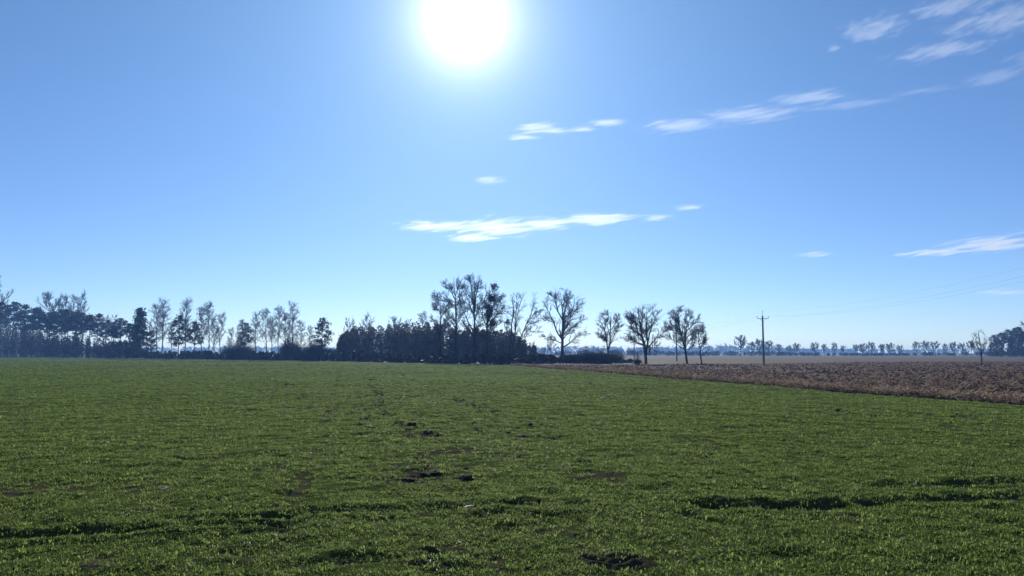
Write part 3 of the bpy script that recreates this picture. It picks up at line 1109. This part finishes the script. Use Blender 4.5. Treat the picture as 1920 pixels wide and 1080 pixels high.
GB = 'bare birches along the left field edge'
for k, (px, top, v, lab) in enumerate([
    (297, 566, 2, 'short leaning birch touching the tall birch right of the pine wood'),
    (307, 553, 0, 'tall bare birch nearest the pine wood, first of the birch row'),
    (350, 552, 1, 'narrow tall birch just right of a small layered pine'),
    (379, 572, 2, 'bare birch with a low fork, third tall one after the pine wood'),
    (392, 562, 3, 'round-topped bare birch in the middle of the first birch group'),
    (415, 580, 1, 'slim birch at the right end of the first birch group'),
    (452, 596, 2, 'short bare birch left of a small pine at the gap in the row'),
    (481, 578, 0, 'bare birch at the left end of the second birch group'),
    (499, 575, 3, 'bushy bare birch, second in the second birch group'),
    (524, 567, 1, 'slender pale birch, third in the second birch group'),
    (549, 559, 0, 'tallest bare birch of the second group, beside the dark thicket'),
    (566, 598, 2, 'low thin birch right of the tallest birch of the second group'),
    (323, 598, 1, 'thin low birch between the tall first birch and the layered pine'),
    (403, 592, 0, 'thin birch squeezed between the round-topped and the slim birch'),
    (433, 610, 1, 'lone thin low birch in the gap right of the first group'),
    (511, 588, 1, 'thin low birch between the bushy and the slender pale birch'),
    (537, 582, 2, 'thin birch just left of the tallest birch of the second group'),
    (582, 606, 1, 'thin low birch left of the single dark pine')]):
    put_tree('birch_tree', birches, v, px, top, edge_at(px) + 6 + (k % 3) * 4, lab, GB, M['birch_bark'], M['twig'])
GW = 'bare treetops rising behind the woods'
for k, (px, top, v, lab) in enumerate([
    (95, 546, 2, 'bare treetop above the pine wood, left one of three'),
    (124, 551, 1, 'bare treetop above the pine wood, middle one of three'),
    (146, 548, 0, 'bare treetop above the pine wood, right one of three'),
    (211, 588, 1, 'low bare treetop between the pine wood and the single pine')]):
    put_tree('bare_tree', rounds, v, px, top, edge_at(px) + 42, lab, GW, M['oak_bark'], M['twig'], wide=0.8)
put_tree('bare_tree', rounds, 0, -22, 509, 190, 'bare treetop cut by the left picture edge above the pines', GW, M['oak_bark'], M['twig'], wide=0.9)
for k, (px, top, v, lab) in enumerate([
    (655, 594, 1, 'thin bare treetop at the left shoulder of the young wood'),
    (690, 588, 0, 'slim bare treetop above the young wood, left of its middle'),
    (741, 592, 2, 'bare treetop above the middle of the young wood, left one of the pair'),
    (766, 596, 1, 'bare treetop above the middle of the young wood, right one of the pair')]):
    put_tree('bare_tree', rounds, v, px, top, 206 + 3 * k, lab, GW, M['oak_bark'], M['twig'], wide=0.7)
put_tree('bare_tree', birches, 1, 792, 578, 200, 'narrow pointed treetop just left of the oak cluster', GW, M['oak_bark'], M['twig'])
# small trees in the understorey between the row's big trunks
GU = 'small trees between the oaks'
for k, (px, top, D, lab) in enumerate([
    (997, 640, 150, 'small bushy bare tree right of the multi-stemmed tree'),
    (1034, 628, 158, 'small bare tree tucked under the left limbs of the largest oak'),
    (1018, 650, 160, 'low twiggy sapling midway between multi-stemmed tree and largest oak'),
    (1098, 648, 170, 'small bare tree under the right limbs of the largest oak'),
    (938, 640, 140, 'small bare tree under the leafy oak'),
    (1196, 664, 118, 'low twiggy sapling at the foot of the forked oak')]):
    put_tree('small_bare_tree', rounds, k, px, top, D, lab, GU, M['oak_bark'], M['twig'])
# far row on the plain
GF = 'far trees on the plain right of the pole'
far_specs = [(1388, 629, 0, 1.0), (1409, 641, 1, 1.2), (1424, 637, 2, 1.3), (1441, 639, 0, 1.2), (1460, 645, 1, 1.2), (1480, 647, 1, .9), (1493, 644, 2, 1.0),
             (1528, 642, 0, 1.0), (1545, 645, 1, 1.0), (1564, 643, 2, .8), (1581, 648, 0, .9), (1604, 646, 1, 1.2), (1616, 645, 2, 1.2),
             (1633, 641, 0, 1.0), (1653, 645, 1, 1.1), (1668, 644, 2, 1.2), (1686, 647, 0, 1.1), (1718, 640, 1, 1.0), (1735, 640, 2, 1.0),
             (1753, 640, 0, 1.0), (1772, 644, 1, .8), (1787, 642, 2, 1.0), (1803, 643, 0, .9), (1820, 639, 1, 1.1)]
ORD = ['first', 'second', 'third', 'fourth', 'fifth', 'sixth', 'seventh', 'eighth', 'ninth', 'tenth', 'eleventh', 'twelfth', 'thirteenth',
       'fourteenth', 'fifteenth', 'sixteenth', 'seventeenth', 'eighteenth', 'nineteenth', 'twentieth', 'twenty-first']
right_i = 0
for k, (px, top, v, wd) in enumerate(far_specs):
    if px < 1430:
        lab = ['tall round far tree left of the utility pole', 'low far tree between the tall round one and the utility pole',
               'broad far tree directly behind the utility pole'][k]
    else:
        lab = 'far bare tree on the plain, %s to the right of the utility pole' % ORD[right_i]
        right_i += 1
    put_tree('far_bare_tree', fars, v, px, top, (395, 470, 430, 500, 410, 455, 485)[(k * 5) % 7], lab, GF, M['oak_bark'], M['twig'], wide=wd)


# --- pines
def pine_meshes(seed, H, c0, spread, layers, dense=1.0, lean=0.0):
    rg = np.random.default_rng(seed)
    z = np.linspace(0, H, 9)
    tr = np.stack([lean * z * z / H + rg.normal(0, 0.05, 9) * (z > 0), rg.normal(0, 0.05, 9) * (z > 0), z], 1)
    C0 = tr[None]; R0 = np.linspace(0.014 * H, 0.03, 9)[None]
    cl, br = [], []
    nb = int(layers)
    for k in range(nb):
        t = c0 + (0.99 - c0) * (k + rg.random() * 0.5) / nb
        p = np.array([np.interp(t * H, z, tr[:, 0]), np.interp(t * H, z, tr[:, 1]), t * H])
        prof = math.sin(math.pi * min(1, 0.22 + 0.78 * (t - c0) / (1 - c0)) ** 0.9) ** 0.7 if layers < 40 else (1 - (t - c0) / (1 - c0)) ** 0.7
        ln = spread * max(prof, 0.14) * rg.uniform(0.6, 1.25)
        a = k * 2.4 + rg.uniform(-0.5, 0.5)
        o = np.array([math.cos(a), math.sin(a), 0])
        q = [p, p + o * ln * 0.5 + np.array([0, 0, 0.08 * ln]), p + o * ln + np.array([0, 0, 0.35 * ln * rg.uniform(0.2, 1.2)])]
        br.append(resample(q, 4))
        m = max(2, int(ln / 0.55))
        for f in np.linspace(0.45, 1.0, m):
            cl.append(p + (np.array(q[2]) - p) * f + rg.normal(0, 0.18, 3))
    br = np.stack(br)
    rad = np.tile(np.linspace(0.05, 0.02, 4), (len(br), 1))
    trunk = np_mesh('trunk', *join([tubes(C0, R0, 6), tubes(br, rad, 4)]), smooth=True)
    cl.append(tr[-1]); cl.append(tr[-1] - np.array([0, 0, 0.4]))
    crown = np_mesh('crown', *leaf_cloud(rg, np.array(cl), int(22 * dense), 0.42, 0.29, 0.55))
    return H, (trunk, crown)


pines = [pine_meshes(600, 18, 0.58, 2.7, 22, 1.3), pine_meshes(601, 18, 0.52, 3.1, 24, 1.3, 0.03), pine_meshes(602, 18, 0.64, 2.5, 20, 1.4),
         pine_meshes(603, 18, 0.48, 2.8, 26, 1.2, -0.02), pine_meshes(604, 18, 0.55, 2.4, 22, 1.3, 0.05)]
layered = [pine_meshes(610, 12, 0.30, 2.3, 26, 0.9), pine_meshes(611, 12, 0.38, 2.6, 22, 0.85), pine_meshes(612, 12, 0.22, 2.5, 46, 1.0)]
GP = 'pines of the dense wood at the left'
wood = [(-16, 560), (4, 563), (27, 563), (48, 569), (63, 574), (76, 577), (90, 583), (104, 581), (119, 578), (131, 577),
        (144, 580), (157, 583), (170, 588), (184, 586), (199, 598), (214, 602), (229, 594), (243, 604), (255, 607)]
nvis = 0
for k, (px, top) in enumerate(wood):
    if px < -10:
        lab = 'pine of the dense left wood cut by the left picture edge'
    else:
        lab = 'pine of the dense left wood, %s crown counted from the left picture edge' % ORD[nvis]
        nvis += 1
    put_tree('pine_tree', pines, k, px, top, edge_at(px) + 9 + 7 * (k % 3), lab, GP, M['pine_bark'], M['pine_needles'], wide=1.15)
GL = 'single pines at the field edge'
for k, (px, top, v, D, lab) in enumerate([
    (264, 576, 2, 4, 'dark layered pine standing tall at the right end of the pine wood'),
    (285, 617, 0, 5, 'low pine right of the tall layered pine'),
    (337, 588, 0, 6, 'small layered pine between two tall birches'),
    (366, 602, 1, 8, 'small pine with flat branch tiers among the first birch group'),
    (461, 604, 1, 8, 'small dark pine between the two birch groups'),
    (605, 594, 0, 7, 'single dark pine at the left end of the young wood')]):
    put_tree('pine_tree', layered, v, px, top, edge_at(px) + D, lab, GL, M['pine_bark'], M['pine_needles'])
GR = 'pines of the wood at the right edge'
for k, (px, top, v, D, lab) in enumerate([
    (1861, 627, 3, 330, 'outermost low pine of the right-hand wood, beside the lone bare tree'),
    (1876, 622, 1, 338, 'second pine of the right-hand wood from its open end'),
    (1889, 616, 0, 330, 'third pine of the right-hand wood from its open end'),
    (1902, 613, 2, 336, 'fourth pine of the right-hand wood from its open end'),
    (1914, 611, 4, 330, 'fifth pine of the right-hand wood, at the right picture edge'),
    (1930, 612, 1, 334, 'pine of the right-hand wood just outside the right picture edge')]):
    put_tree('pine_tree', pines, v, px, top, D, lab, GR, M['pine_bark'], M['pine_needles'], wide=1.35)
put_tree('bare_tree', rounds, 1, 1926, 594, 300, 'bare treetop reaching in over the right-hand pine wood', GW, M['oak_bark'], M['twig'])


# --- masses: undergrowth, young wood, far forest
def mass(name, cols, spacing, rows, depth, width, faces, size, mat, label, cat, seed, var=(0.8, 1.08), stem=0.07, spikes=0):
    """cols: (px, D, top row) of the front line; a band of crowns, each a loose heap of small faces on its own stem"""
    rg = np.random.default_rng(seed)
    pxs = np.array([c[0] for c in cols], float); Ds = np.array([c[1] for c in cols], float); tp = np.array([c[2] for c in cols], float)
    xs = (pxs - 960) / F * Ds
    cum = np.concatenate([[0], np.cumsum(np.hypot(np.diff(xs), np.diff(Ds)))])
    n = int(cum[-1] / spacing * rows)
    l = rg.random(n) * cum[-1]
    px = np.interp(l, cum, pxs); D0 = np.interp(l, cum, Ds); top = np.interp(l, cum, tp)
    D = D0 + rg.random(n) * depth
    X = (px - 960) / F * D
    H = np.maximum(CAM_H + (HORIZON - top) / F * D0, 0.5) * rg.uniform(var[0], var[1], n)
    w = width * rg.uniform(0.7, 1.3, n) * np.clip(H / H.mean(), 0.5, 1.6)
    i = np.repeat(np.arange(n), faces)
    m = len(i)
    t = rg.random(m) ** 0.8                       # height within the crown
    prof = np.sqrt(np.clip(1 - (1.55 * t - 0.55) ** 2, 0.02, 1)) * (0.75 + 0.5 * vnoise(t * 6 + i * 3.1, i * 1.7, seed))
    rr = prof * w[i] * rg.random(m) ** 0.45
    a = rg.random(m) * 6.2832
    cen = np.stack([X[i] + np.cos(a) * rr, D[i] + np.sin(a) * rr, H[i] * (0.06 + 0.94 * t)], 1)
    parts = [leaf_cloud(rg, cen, 1, size * 0.3, size)]
    C = np.zeros((n, 3, 3))
    C[:, 0] = np.stack([X, D, np.full(n, -0.2)], 1)
    C[:, 1] = C[:, 0] + np.stack([rg.normal(0, .15, n), rg.normal(0, .15, n), H * 0.5], 1)
    C[:, 2] = C[:, 1] + np.stack([rg.normal(0, .25, n), rg.normal(0, .25, n), H * rg.uniform(0.5, 0.62, n)], 1)
    parts.append(tubes(C, np.tile(np.array([stem * 1.4, stem, stem * 0.2]), (n, 1)), 4))
    if spikes:
        k = rg.integers(0, n, spikes)
        S0 = np.stack([X[k] + rg.normal(0, 0.6, spikes), D[k], H[k] * 0.8], 1)
        C = np.stack([S0, S0 + np.stack([rg.normal(0, 0.25, spikes), rg.normal(0, 0.2, spikes), H[k] * rg.uniform(0.2, 0.36, spikes)], 1)], 1)
        parts.append(tubes(C, np.tile(np.array([0.03, 0.01]), (spikes, 1)), 3))
    o = mesh_obj(name, np_mesh(name, *join(parts)), mat)
    return tag(o, label, cat, kind='stuff')


E = edge_at
mass('undergrowth', [(-160, E(-160) + 4, 600), (-40, E(-40) + 4, 598), (0, E(0) + 4, 600), (60, E(60) + 4, 612), (100, E(100) + 4, 628), (150, E(150) + 4, 630), (200, E(200) + 4, 635), (262, E(262) + 4, 644),
                     (285, E(285) + 4, 659), (330, E(330) + 3, 660), (420, E(420) + 3, 659), (520, E(520) + 3, 660), (620, E(620) + 3, 655), (720, E(720) + 3, 660),
                     (850, E(850) + 3, 667), (950, E(950) + 4, 665), (1060, 130, 667), (1180, 128, 676)],
     1.5, 3.2, 9, 1.3, 80, 0.33, M['brush'], 'dark leafless undergrowth along the left edge of the green field', 'undergrowth', 700, (0.5, 1.1), spikes=500)
mass('young_wood', [(622, 172, 652), (634, 172, 634), (650, 172, 620), (668, 172, 612), (700, 171, 609), (750, 169, 610), (800, 166, 606), (850, 163, 609), (900, 160, 612),
                    (940, 158, 618), (965, 157, 624), (985, 156, 638), (1003, 156, 650)],
     2.2, 9, 20, 1.35, 300, 0.24, M['wood_mass'], 'dense blue-dark young wood behind the oak cluster, reading as one mass', 'wood', 701, (0.72, 1.07), 0.08, 260)
mass('far_forest', [(-500, 1500, 652), (100, 1500, 651), (300, 1500, 652), (500, 1500, 650), (700, 1500, 652), (1000, 1500, 653), (1100, 1450, 649), (1200, 1450, 652), (1320, 1300, 650), (1360, 1300, 648), (1400, 1300, 651), (1500, 1400, 654),
                    (1600, 1500, 655), (1700, 1500, 656), (1800, 1500, 655), (1920, 1400, 654), (2400, 1400, 652)],
     6.0, 3.0, 90, 5.0, 26, 2.0, M['far_wood'], 'hazy blue forest line on the far horizon', 'forest', 702, (0.8, 1.12), 0.2)
mass('far_hedge', [(1040, 520, 660), (1120, 520, 655), (1180, 500, 657), (1300, 500, 660), (1420, 500, 659), (1560, 490, 662.5), (1700, 490, 662), (1860, 470, 660), (2000, 420, 658)],
     2.6, 2.0, 10, 2.4, 40, 0.6, M['brush'], 'thin dark hedge line at the feet of the far trees', 'hedge', 703)
mass('pine_undergrowth', [(1852, 330, 648), (1870, 330, 636), (1900, 330, 628), (2000, 330, 624)], 1.6, 4, 14, 1.6, 110, 0.35, M['brush'],
     'dark undergrowth below the right-hand pines', 'undergrowth', 704)


def shrub(name, px, top, D, wpx, label, seed, n=420):
    rg = np.random.default_rng(seed)
    x, zt = at_depth(px, top, D)
    w = wpx / F * D
    a = rg.uniform(0, 6.283, n); rr = rg.random(n) ** 0.5
    C = np.zeros((n, 4, 3))
    hgt = zt * (1 - 0.45 * rr ** 2) * rg.uniform(0.6, 1.05, n)
    for k, f in enumerate((0, 0.35, 0.7, 1.0)):
        C[:, k, 0] = np.cos(a) * rr * w * (0.35 + 0.65 * f) + rg.normal(0, 0.10, n) * f
        C[:, k, 1] = np.sin(a) * rr * w * 0.6 * (0.35 + 0.65 * f) + rg.normal(0, 0.10, n) * f
        C[:, k, 2] = hgt * f - 0.05
    Rr = np.tile(np.array([0.03, 0.022, 0.016, 0.008]), (n, 1))
    C2, R2 = spawn(rg, C, Rr, 3, 0.3, 1.0, 40, 14, 0.35, 0.3, 0.2, 0.3, 3, 0.7, 0.012, 0.006)
    C3, R3 = spawn(rg, C2, R2, 3, 0.2, 1.0, 40, 14, 0.5, 0.3, 0.2, 0.3, 2, 0.7, 0.010, 0.006)
    e = empty(name, (x, D, 0))
    tag(e, label, 'shrub', 'shrubs along the tree row')
    mesh_obj('stem', np_mesh('stem', *tubes(C, Rr, 3)), M['oak_bark'], e)
    mesh_obj('crown', np_mesh('crown', *join([tubes(C2, R2, 3), tubes(C3, R3, 3)])), M['twig'], e)


shrub('shrub', 1125, 658, 122, 46, 'broad dark thicket below the smaller bare tree in the row', 720, 900)
shrub('shrub', 1078, 664, 128, 34, 'low dark thicket at the foot of the largest oak', 721, 600)
shrub('shrub', 448, 640, E(448) + 5, 34, 'dense dark shrub at the gap between the birch groups', 722, 700)
shrub('shrub', 545, 634, E(545) + 4, 22, 'tall dark thicket under the tallest birch of the second group', 723, 700)
shrub('shrub', 590, 640, E(590) + 5, 26, 'dark thicket under the single pine by the young wood', 724, 600)
shrub('shrub', 1195, 672, 116, 9, 'small bush just left of the forked oak trunk', 725, 160)

# ------------------------------------------------------------------ power line
M['concrete'] = bark_mat('weathered_pole', (0.16, 0.15, 0.135), (0.30, 0.285, 0.26), 4.0)
M['steel'] = bark_mat('galvanised_steel', (0.16, 0.16, 0.165), (0.26, 0.26, 0.27), 8.0, 0.5)
M['porcelain'] = bark_mat('insulator_porcelain', (0.07, 0.035, 0.02), (0.12, 0.06, 0.035), 5.0, 0.25)
M['wire'] = bark_mat('aluminium_wire', (0.12, 0.12, 0.125), (0.2, 0.2, 0.21), 8.0, 0.5)

LX = (1430 - 960) / F * 106.0
POLE_D = [50.0, 106.0, 162.0, 218.0]


def line_tube(pts, r, K=6):
    pts = np.asarray(pts, float)
    return tubes(pts[None], np.full((1, len(pts)), r), K)


def insulator(parent, base):
    prof = [(0.0, 0.012), (0.05, 0.012), (0.055, 0.05), (0.085, 0.055), (0.10, 0.03), (0.12, 0.045), (0.15, 0.045), (0.17, 0.025), (0.20, 0.03), (0.215, 0.004)]
    pts = np.array([(base[0], base[1], base[2] + z) for z, _ in prof])
    V, Q = tubes(pts[None], np.array([[r for _, r in prof]]), 10)
    mesh_obj('insulator', np_mesh('insulator', V, Q, smooth=True), M['porcelain'], parent)


def pole(D, label):
    gz = float(terrain(np.array([LX]), np.array([D]))[0][0])
    e = empty('utility_pole', (LX, D, gz))
    tag(e, label, 'pole', 'poles of the power line')
    V, Q = tubes(np.array([[(0, 0, -0.3), (0, 0, 2.5), (0, 0, 5.0), (0, 0, 6.86)]]), np.array([[0.15, 0.135, 0.115, 0.10]]), 12)
    me = np_mesh('shaft', V, Q, smooth=True)
    mesh_obj('shaft', me, M['concrete'], e)
    mesh_obj('top_pin', np_mesh('top_pin', *line_tube([(0, 0, 6.8), (0, 0, 7.3), (0.03, 0, 7.36)], 0.022)), M['steel'], e)
    # cross-arm with upturned ends
    arm = [(-0.80, -0.13, 6.62), (-0.78, -0.13, 6.52), (-0.6, -0.13, 6.45), (0, -0.13, 6.43), (0.6, -0.13, 6.45), (0.78, -0.13, 6.52), (0.80, -0.13, 6.62)]
    mesh_obj('cross_arm', np_mesh('cross_arm', *line_tube(arm, 0.038, 8)), M['steel'], e)
    for s in (-1, 1):
        mesh_obj('brace', np_mesh('brace', *line_tube([(s * 0.42, -0.13, 6.42), (s * 0.08, -0.11, 6.02)], 0.016)), M['steel'], e)
        insulator(e, (s * 0.80, -0.13, 6.60))
    insulator(e, (0.03, 0, 7.34))
    return gz


gzs = [pole(D, lab) for D, lab in zip(POLE_D, [
    'near utility pole just outside the right picture edge', 'slim utility pole with cross-arm standing alone in the ploughed field',
    'far utility pole hidden behind the leaning bare oak', 'farthest utility pole behind the forked oak'])]
for (ox, oy, oz), lab in (((-0.80, -0.13, 6.78), 'lower wire on the left arm of the power line'), ((0.80, -0.13, 6.78), 'lower wire on the right arm of the power line'), ((0.03, 0, 7.52), 'topmost wire of the power line over the ploughed field')):
    pts = []
    for k in range(len(POLE_D) - 1):
        for f in np.linspace(0, 1, 15)[(1 if k else 0):]:
            y = POLE_D[k] * (1 - f) + POLE_D[k + 1] * f
            g = gzs[k] * (1 - f) + gzs[k + 1] * f
            pts.append((LX + ox, y + oy, g + oz - 0.75 * 4 * f * (1 - f)))
    tag(mesh_obj('power_wire', np_mesh('power_wire', *line_tube(pts, 0.0048, 5)), M['wire']), lab, 'wire', 'wires of the power line')

# ------------------------------------------------------------------ molehills and small things on the crop
def molehill(px, py, wpx, label, seed):
    x, y = ground_at(px, py)
    me = lump_mesh(seed, 0.72, 4, 0.3)
    o = mesh_obj('molehill', me, M['clod'])
    w = wpx / F * y / 2
    o.location = (x, y, terrain(np.array([x]), np.array([y]))[0][0] + 0.01)
    o.scale = (w * 0.8, w * 0.8, w * 0.65)
    tag(o, label, 'molehill', 'dark soil heaps in the green field')


molehill(978, 825, 30, 'isolated dark soil heap, farthest and rightmost in the crop', 801)
molehill(766, 905, 30, 'dark soil heap at the left end of the near cluster', 802)
molehill(797, 895, 24, 'small dark soil heap second from the left in the near cluster', 803)
molehill(818, 893, 28, 'dark soil heap in the middle of the near cluster', 804)
molehill(874, 900, 30, 'round dark soil heap at the right end of the near cluster', 805)
molehill(772, 802, 24, 'small flat dark soil heap beyond the near cluster, left one', 806)
molehill(803, 819, 22, 'small flat dark soil heap beyond the near cluster, right one', 807)

M['pale'] = leaf_mat('bleached_leaf', (0.5, 0.4, 0.3), (0.7, 0.6, 0.5), 0.3, 5.0, False)
for px, py, s, lab in ((880, 961, 0.045, 'pale dry leaf lying on the crop below the near soil heaps'),
                       (1320, 683, 0.22, 'bright white scrap on the ploughed field near the thin tree'),
                       (310, 928, 0.05, 'pale dry leaf lying on the left side of the crop'),
                       (1131, 753, 0.09, 'pale scrap lying on the crop below the forked oak')):
    x, y = ground_at(px, py)
    me = lump_mesh(int(px), 0.45, 2, 0.5)
    o = mesh_obj('pale_scrap', me, M['pale'])
    o.location = (x, y, terrain(np.array([x]), np.array([y]))[0][0] + 0.06)
    o.scale = (s, s * 0.7, s * 0.7)
    tag(o, lab, 'scrap')

# ------------------------------------------------------------------ haze
def build_haze():
    m, n, l, out = new_mat('haze_air')
    v = n.new('ShaderNodeVolumePrincipled')
    v.inputs['Color'].default_value = (0.2, 0.44, 1.0, 1)
    v.inputs['Absorption Color'].default_value = (0.55, 0.6, 0.7, 1)
    v.inputs['Density'].default_value = 0.00045
    v.inputs['Anisotropy'].default_value = 0.3
    l.new(v.outputs[0], out.inputs['Volume'])
    a, lo, hi = 4500.0, -1.6, 34.0
    V = [(x, y, z) for z in (lo, hi) for x, y in ((-a, -a), (a, -a), (a, a), (-a, a))]
    Q = [(3, 2, 1, 0), (4, 5, 6, 7), (0, 1, 5, 4), (1, 2, 6, 5), (2, 3, 7, 6), (3, 0, 4, 7)]
    tag(mesh_obj('haze', np_mesh('haze', V, Q), m), 'thin blue haze over the whole plain', 'haze', kind='stuff')


build_haze()

# ------------------------------------------------------------------ clouds: thin sheets of real vapour about 1.8 km up
ALT = 1800.0


def cloud(lobes, dens, label, seed, thr=0.5, streak=(42.0, 4.6), slant=0.12, thick=11.0):
    """lobes: (px, py, half width, half height) of the cloud's heaps as seen from here; the sheet lies level at ALT"""
    lb = np.array(lobes, float)
    x0, x1 = (lb[:, 0] - lb[:, 2]).min(), (lb[:, 0] + lb[:, 2]).max()
    y0, y1 = (lb[:, 1] - lb[:, 3]).min(), (lb[:, 1] + lb[:, 3]).max()
    px, py = (x0 + x1) / 2, (y0 + y1) / 2
    d = pix_dir(px, py)
    dist = ALT / d[2]
    c = d * dist
    u = np.array([d[1], -d[0], 0.0]); u /= np.linalg.norm(u)
    tow = -np.array([d[0], d[1], 0.0]); tow /= np.linalg.norm(tow)
    m_px = dist / F                                     # metres per picture pixel at that range
    ax, bx = u * m_px, tow * m_px / d[2]                # object units: one pixel across / one pixel of height
    m, n, l, out = new_mat('cloud_vapour')

    def mt(op, a, b=None, cc=None):
        k = n.new('ShaderNodeMath'); k.operation = op
        for q, v in enumerate((a, b, cc)):
            if v is None: continue
            if isinstance(v, (int, float)): k.inputs[q].default_value = v
            else: l.new(v, k.inputs[q])
        return k.outputs[0]
    t = n.new('ShaderNodeTexCoord')
    sp = n.new('ShaderNodeSeparateXYZ')
    l.new(t.outputs['Object'], sp.inputs[0])
    X, Y, Z = sp.outputs
    best = None
    for a, b, w, h in lobes:
        qx = mt('POWER', mt('ABSOLUTE', mt('DIVIDE', mt('SUBTRACT', X, float(a - px)), float(w * 1.1))), 2.0)
        qy = mt('POWER', mt('ABSOLUTE', mt('DIVIDE', mt('SUBTRACT', Y, float(py - b)), float(h * 1.1))), 2.0)
        f = mt('SUBTRACT', 1.0, mt('SQRT', mt('ADD', qx, qy)))
        best = f if best is None else mt('SMOOTH_MAX', best, f, 0.15)
    zf = mt('SUBTRACT', 1.0, mt('POWER', mt('ABSOLUTE', Z), 2.0))
    cb = n.new('ShaderNodeCombineXYZ')
    l.new(mt('MULTIPLY', X, 1 / streak[0]), cb.inputs[0])
    l.new(mt('MULTIPLY', mt('SUBTRACT', Y, mt('MULTIPLY', X, slant)), 1 / streak[1]), cb.inputs[1])
    l.new(mt('ADD', mt('MULTIPLY', Z, 0.5), seed * 5.3), cb.inputs[2])
    ns = noise(n, l, cb.outputs[0], 1.0, 7, 0.66)
    ns.inputs['Distortion'].default_value = 0.4
    fall = n.new('ShaderNodeMapRange')
    fall.inputs['From Min'].default_value = 0.0; fall.inputs['From Max'].default_value = 0.85
    fall.inputs['To Min'].default_value = -0.24; fall.inputs['To Max'].default_value = 0.12
    l.new(best, fall.inputs['Value'])
    ad = mt('ADD', ns.outputs['Fac'], fall.outputs[0])
    mr = n.new('ShaderNodeMapRange'); mr.interpolation_type = 'SMOOTHSTEP'
    mr.inputs['From Min'].default_value = thr; mr.inputs['From Max'].default_value = thr + 0.28
    mr.inputs['To Min'].default_value = 0.0; mr.inputs['To Max'].default_value = dens * 2.9
    l.new(ad, mr.inputs['Value'])
    v = n.new('ShaderNodeVolumePrincipled')
    v.inputs['Color'].default_value = (0.97, 0.98, 1.0, 1)
    v.inputs['Anisotropy'].default_value = 0.45
    l.new(mt('MULTIPLY', mr.outputs[0], mt('MAXIMUM', zf, 0.0)), v.inputs['Density'])
    l.new(v.outputs[0], out.inputs['Volume'])
    # hull: flattened tube round the lobes
    ns_ = 28
    xs = np.linspace(x0 - 0.12 * (x1 - x0), x1 + 0.12 * (x1 - x0), ns_)
    up = np.full(ns_, -1e9); dn = np.full(ns_, 1e9)
    for a, b, w, h in lobes:
        q = np.sqrt(np.clip(1 - ((xs - a) / (w * 1.22)) ** 2, 0, 1))
        ins = q > 0
        up = np.where(ins, np.maximum(up, py - b + h * 1.22 * q), up)
        dn = np.where(ins, np.minimum(dn, py - b - h * 1.22 * q), dn)
    ok = up > dn
    xs, up, dn = xs[ok] - px, up[ok], dn[ok]
    cy, hy = (up + dn) / 2, np.maximum((up - dn) / 2, 0.4)
    K = 14
    an = np.arange(K) * 2 * math.pi / K
    V = np.stack([np.repeat(xs, K), (cy[:, None] + hy[:, None] * np.cos(an)).ravel(), np.tile(np.sin(an), len(xs)) * np.repeat(np.clip(hy / hy.max() * 2, 0.2, 1), K)], 1)
    k = np.arange(K); k2 = (k + 1) % K
    Q = np.concatenate([np.stack([r * K + k, r * K + k2, (r + 1) * K + k2, (r + 1) * K + k], 1) for r in range(len(xs) - 1)])
    nv = len(V)
    V = np.concatenate([V, [(xs[0] - 2, cy[0], 0), (xs[-1] + 2, cy[-1], 0)]])
    T = np.concatenate([np.stack([np.full(K, nv), k2, k], 1), np.stack([np.full(K, nv + 1), (len(xs) - 1) * K + k, (len(xs) - 1) * K + k2], 1)])
    o = mesh_obj('cloud', np_mesh('cloud', V, Q, T), m)
    o.matrix_world = Matrix(((ax[0], bx[0], 0, c[0]), (ax[1], bx[1], 0, c[1]), (ax[2], bx[2], thick, c[2]), (0, 0, 0, 1)))
    tag(o, label, 'cloud', 'wispy clouds')


cloud([(830, 424, 115, 15), (930, 428, 125, 27), (880, 447, 85, 13), (1020, 419, 90, 17), (1105, 412, 100, 15)], 0.0043, 'bright long cloud low in the sky above the oak cluster', 1, 0.415)
cloud([(1232, 407, 48, 9), (1285, 390, 45, 9)], 0.0020, 'thin cloud wisp at the right tip of the long low cloud', 2, 0.415)
cloud([(1008, 240, 55, 15), (1035, 246, 40, 9), (980, 257, 48, 7)], 0.0029, 'small bright cloud right below the sun, left one of a pair', 3, 0.395)
cloud([(1092, 241, 36, 8), (1136, 231, 46, 10)], 0.0029, 'small tilted cloud streak right of the small bright cloud', 4, 0.395)
cloud([(1285, 224, 105, 22), (1400, 216, 125, 26), (1495, 197, 95, 16)], 0.0019, 'long pale cloud in the upper sky right of the small streak', 5, 0.405)
cloud([(1600, 190, 100, 10), (1705, 182, 80, 7)], 0.0009, 'faint thin cloud trail reaching right from the long pale cloud', 6, 0.395)
cloud([(920, 337, 42, 12)], 0.0016, 'tiny faint cloud puff above the bright long cloud', 7, 0.395)
cloud([(1690, 28, 75, 28), (1775, 82, 125, 24), (1860, 52, 130, 36), (1800, 18, 130, 22)], 0.0023, 'broken patch of small clouds in the upper right corner', 8, 0.415, (26.0, 7.5), 0.22)
cloud([(1880, 132, 70, 20), (1950, 112, 75, 26)], 0.0012, 'soft cloud streak below the broken patch at the right edge', 9, 0.395, (60.0, 9.0), 0.25)
cloud([(1785, 464, 100, 9), (1870, 456, 95, 21), (1970, 452, 110, 26)], 0.0030, 'pale layered cloud low at the right picture edge', 10, 0.405)
cloud([(1525, 477, 42, 7)], 0.0009, 'faint short wisp above the utility pole', 11, 0.395)
cloud([(1885, 548, 55, 7)], 0.0007, 'faint thin wisp low at the right edge above the pines', 12, 0.395)
cloud([(1563, 90, 12, 7)], 0.0014, 'tiny lone cloud speck left of the broken patch', 13, 0.335)
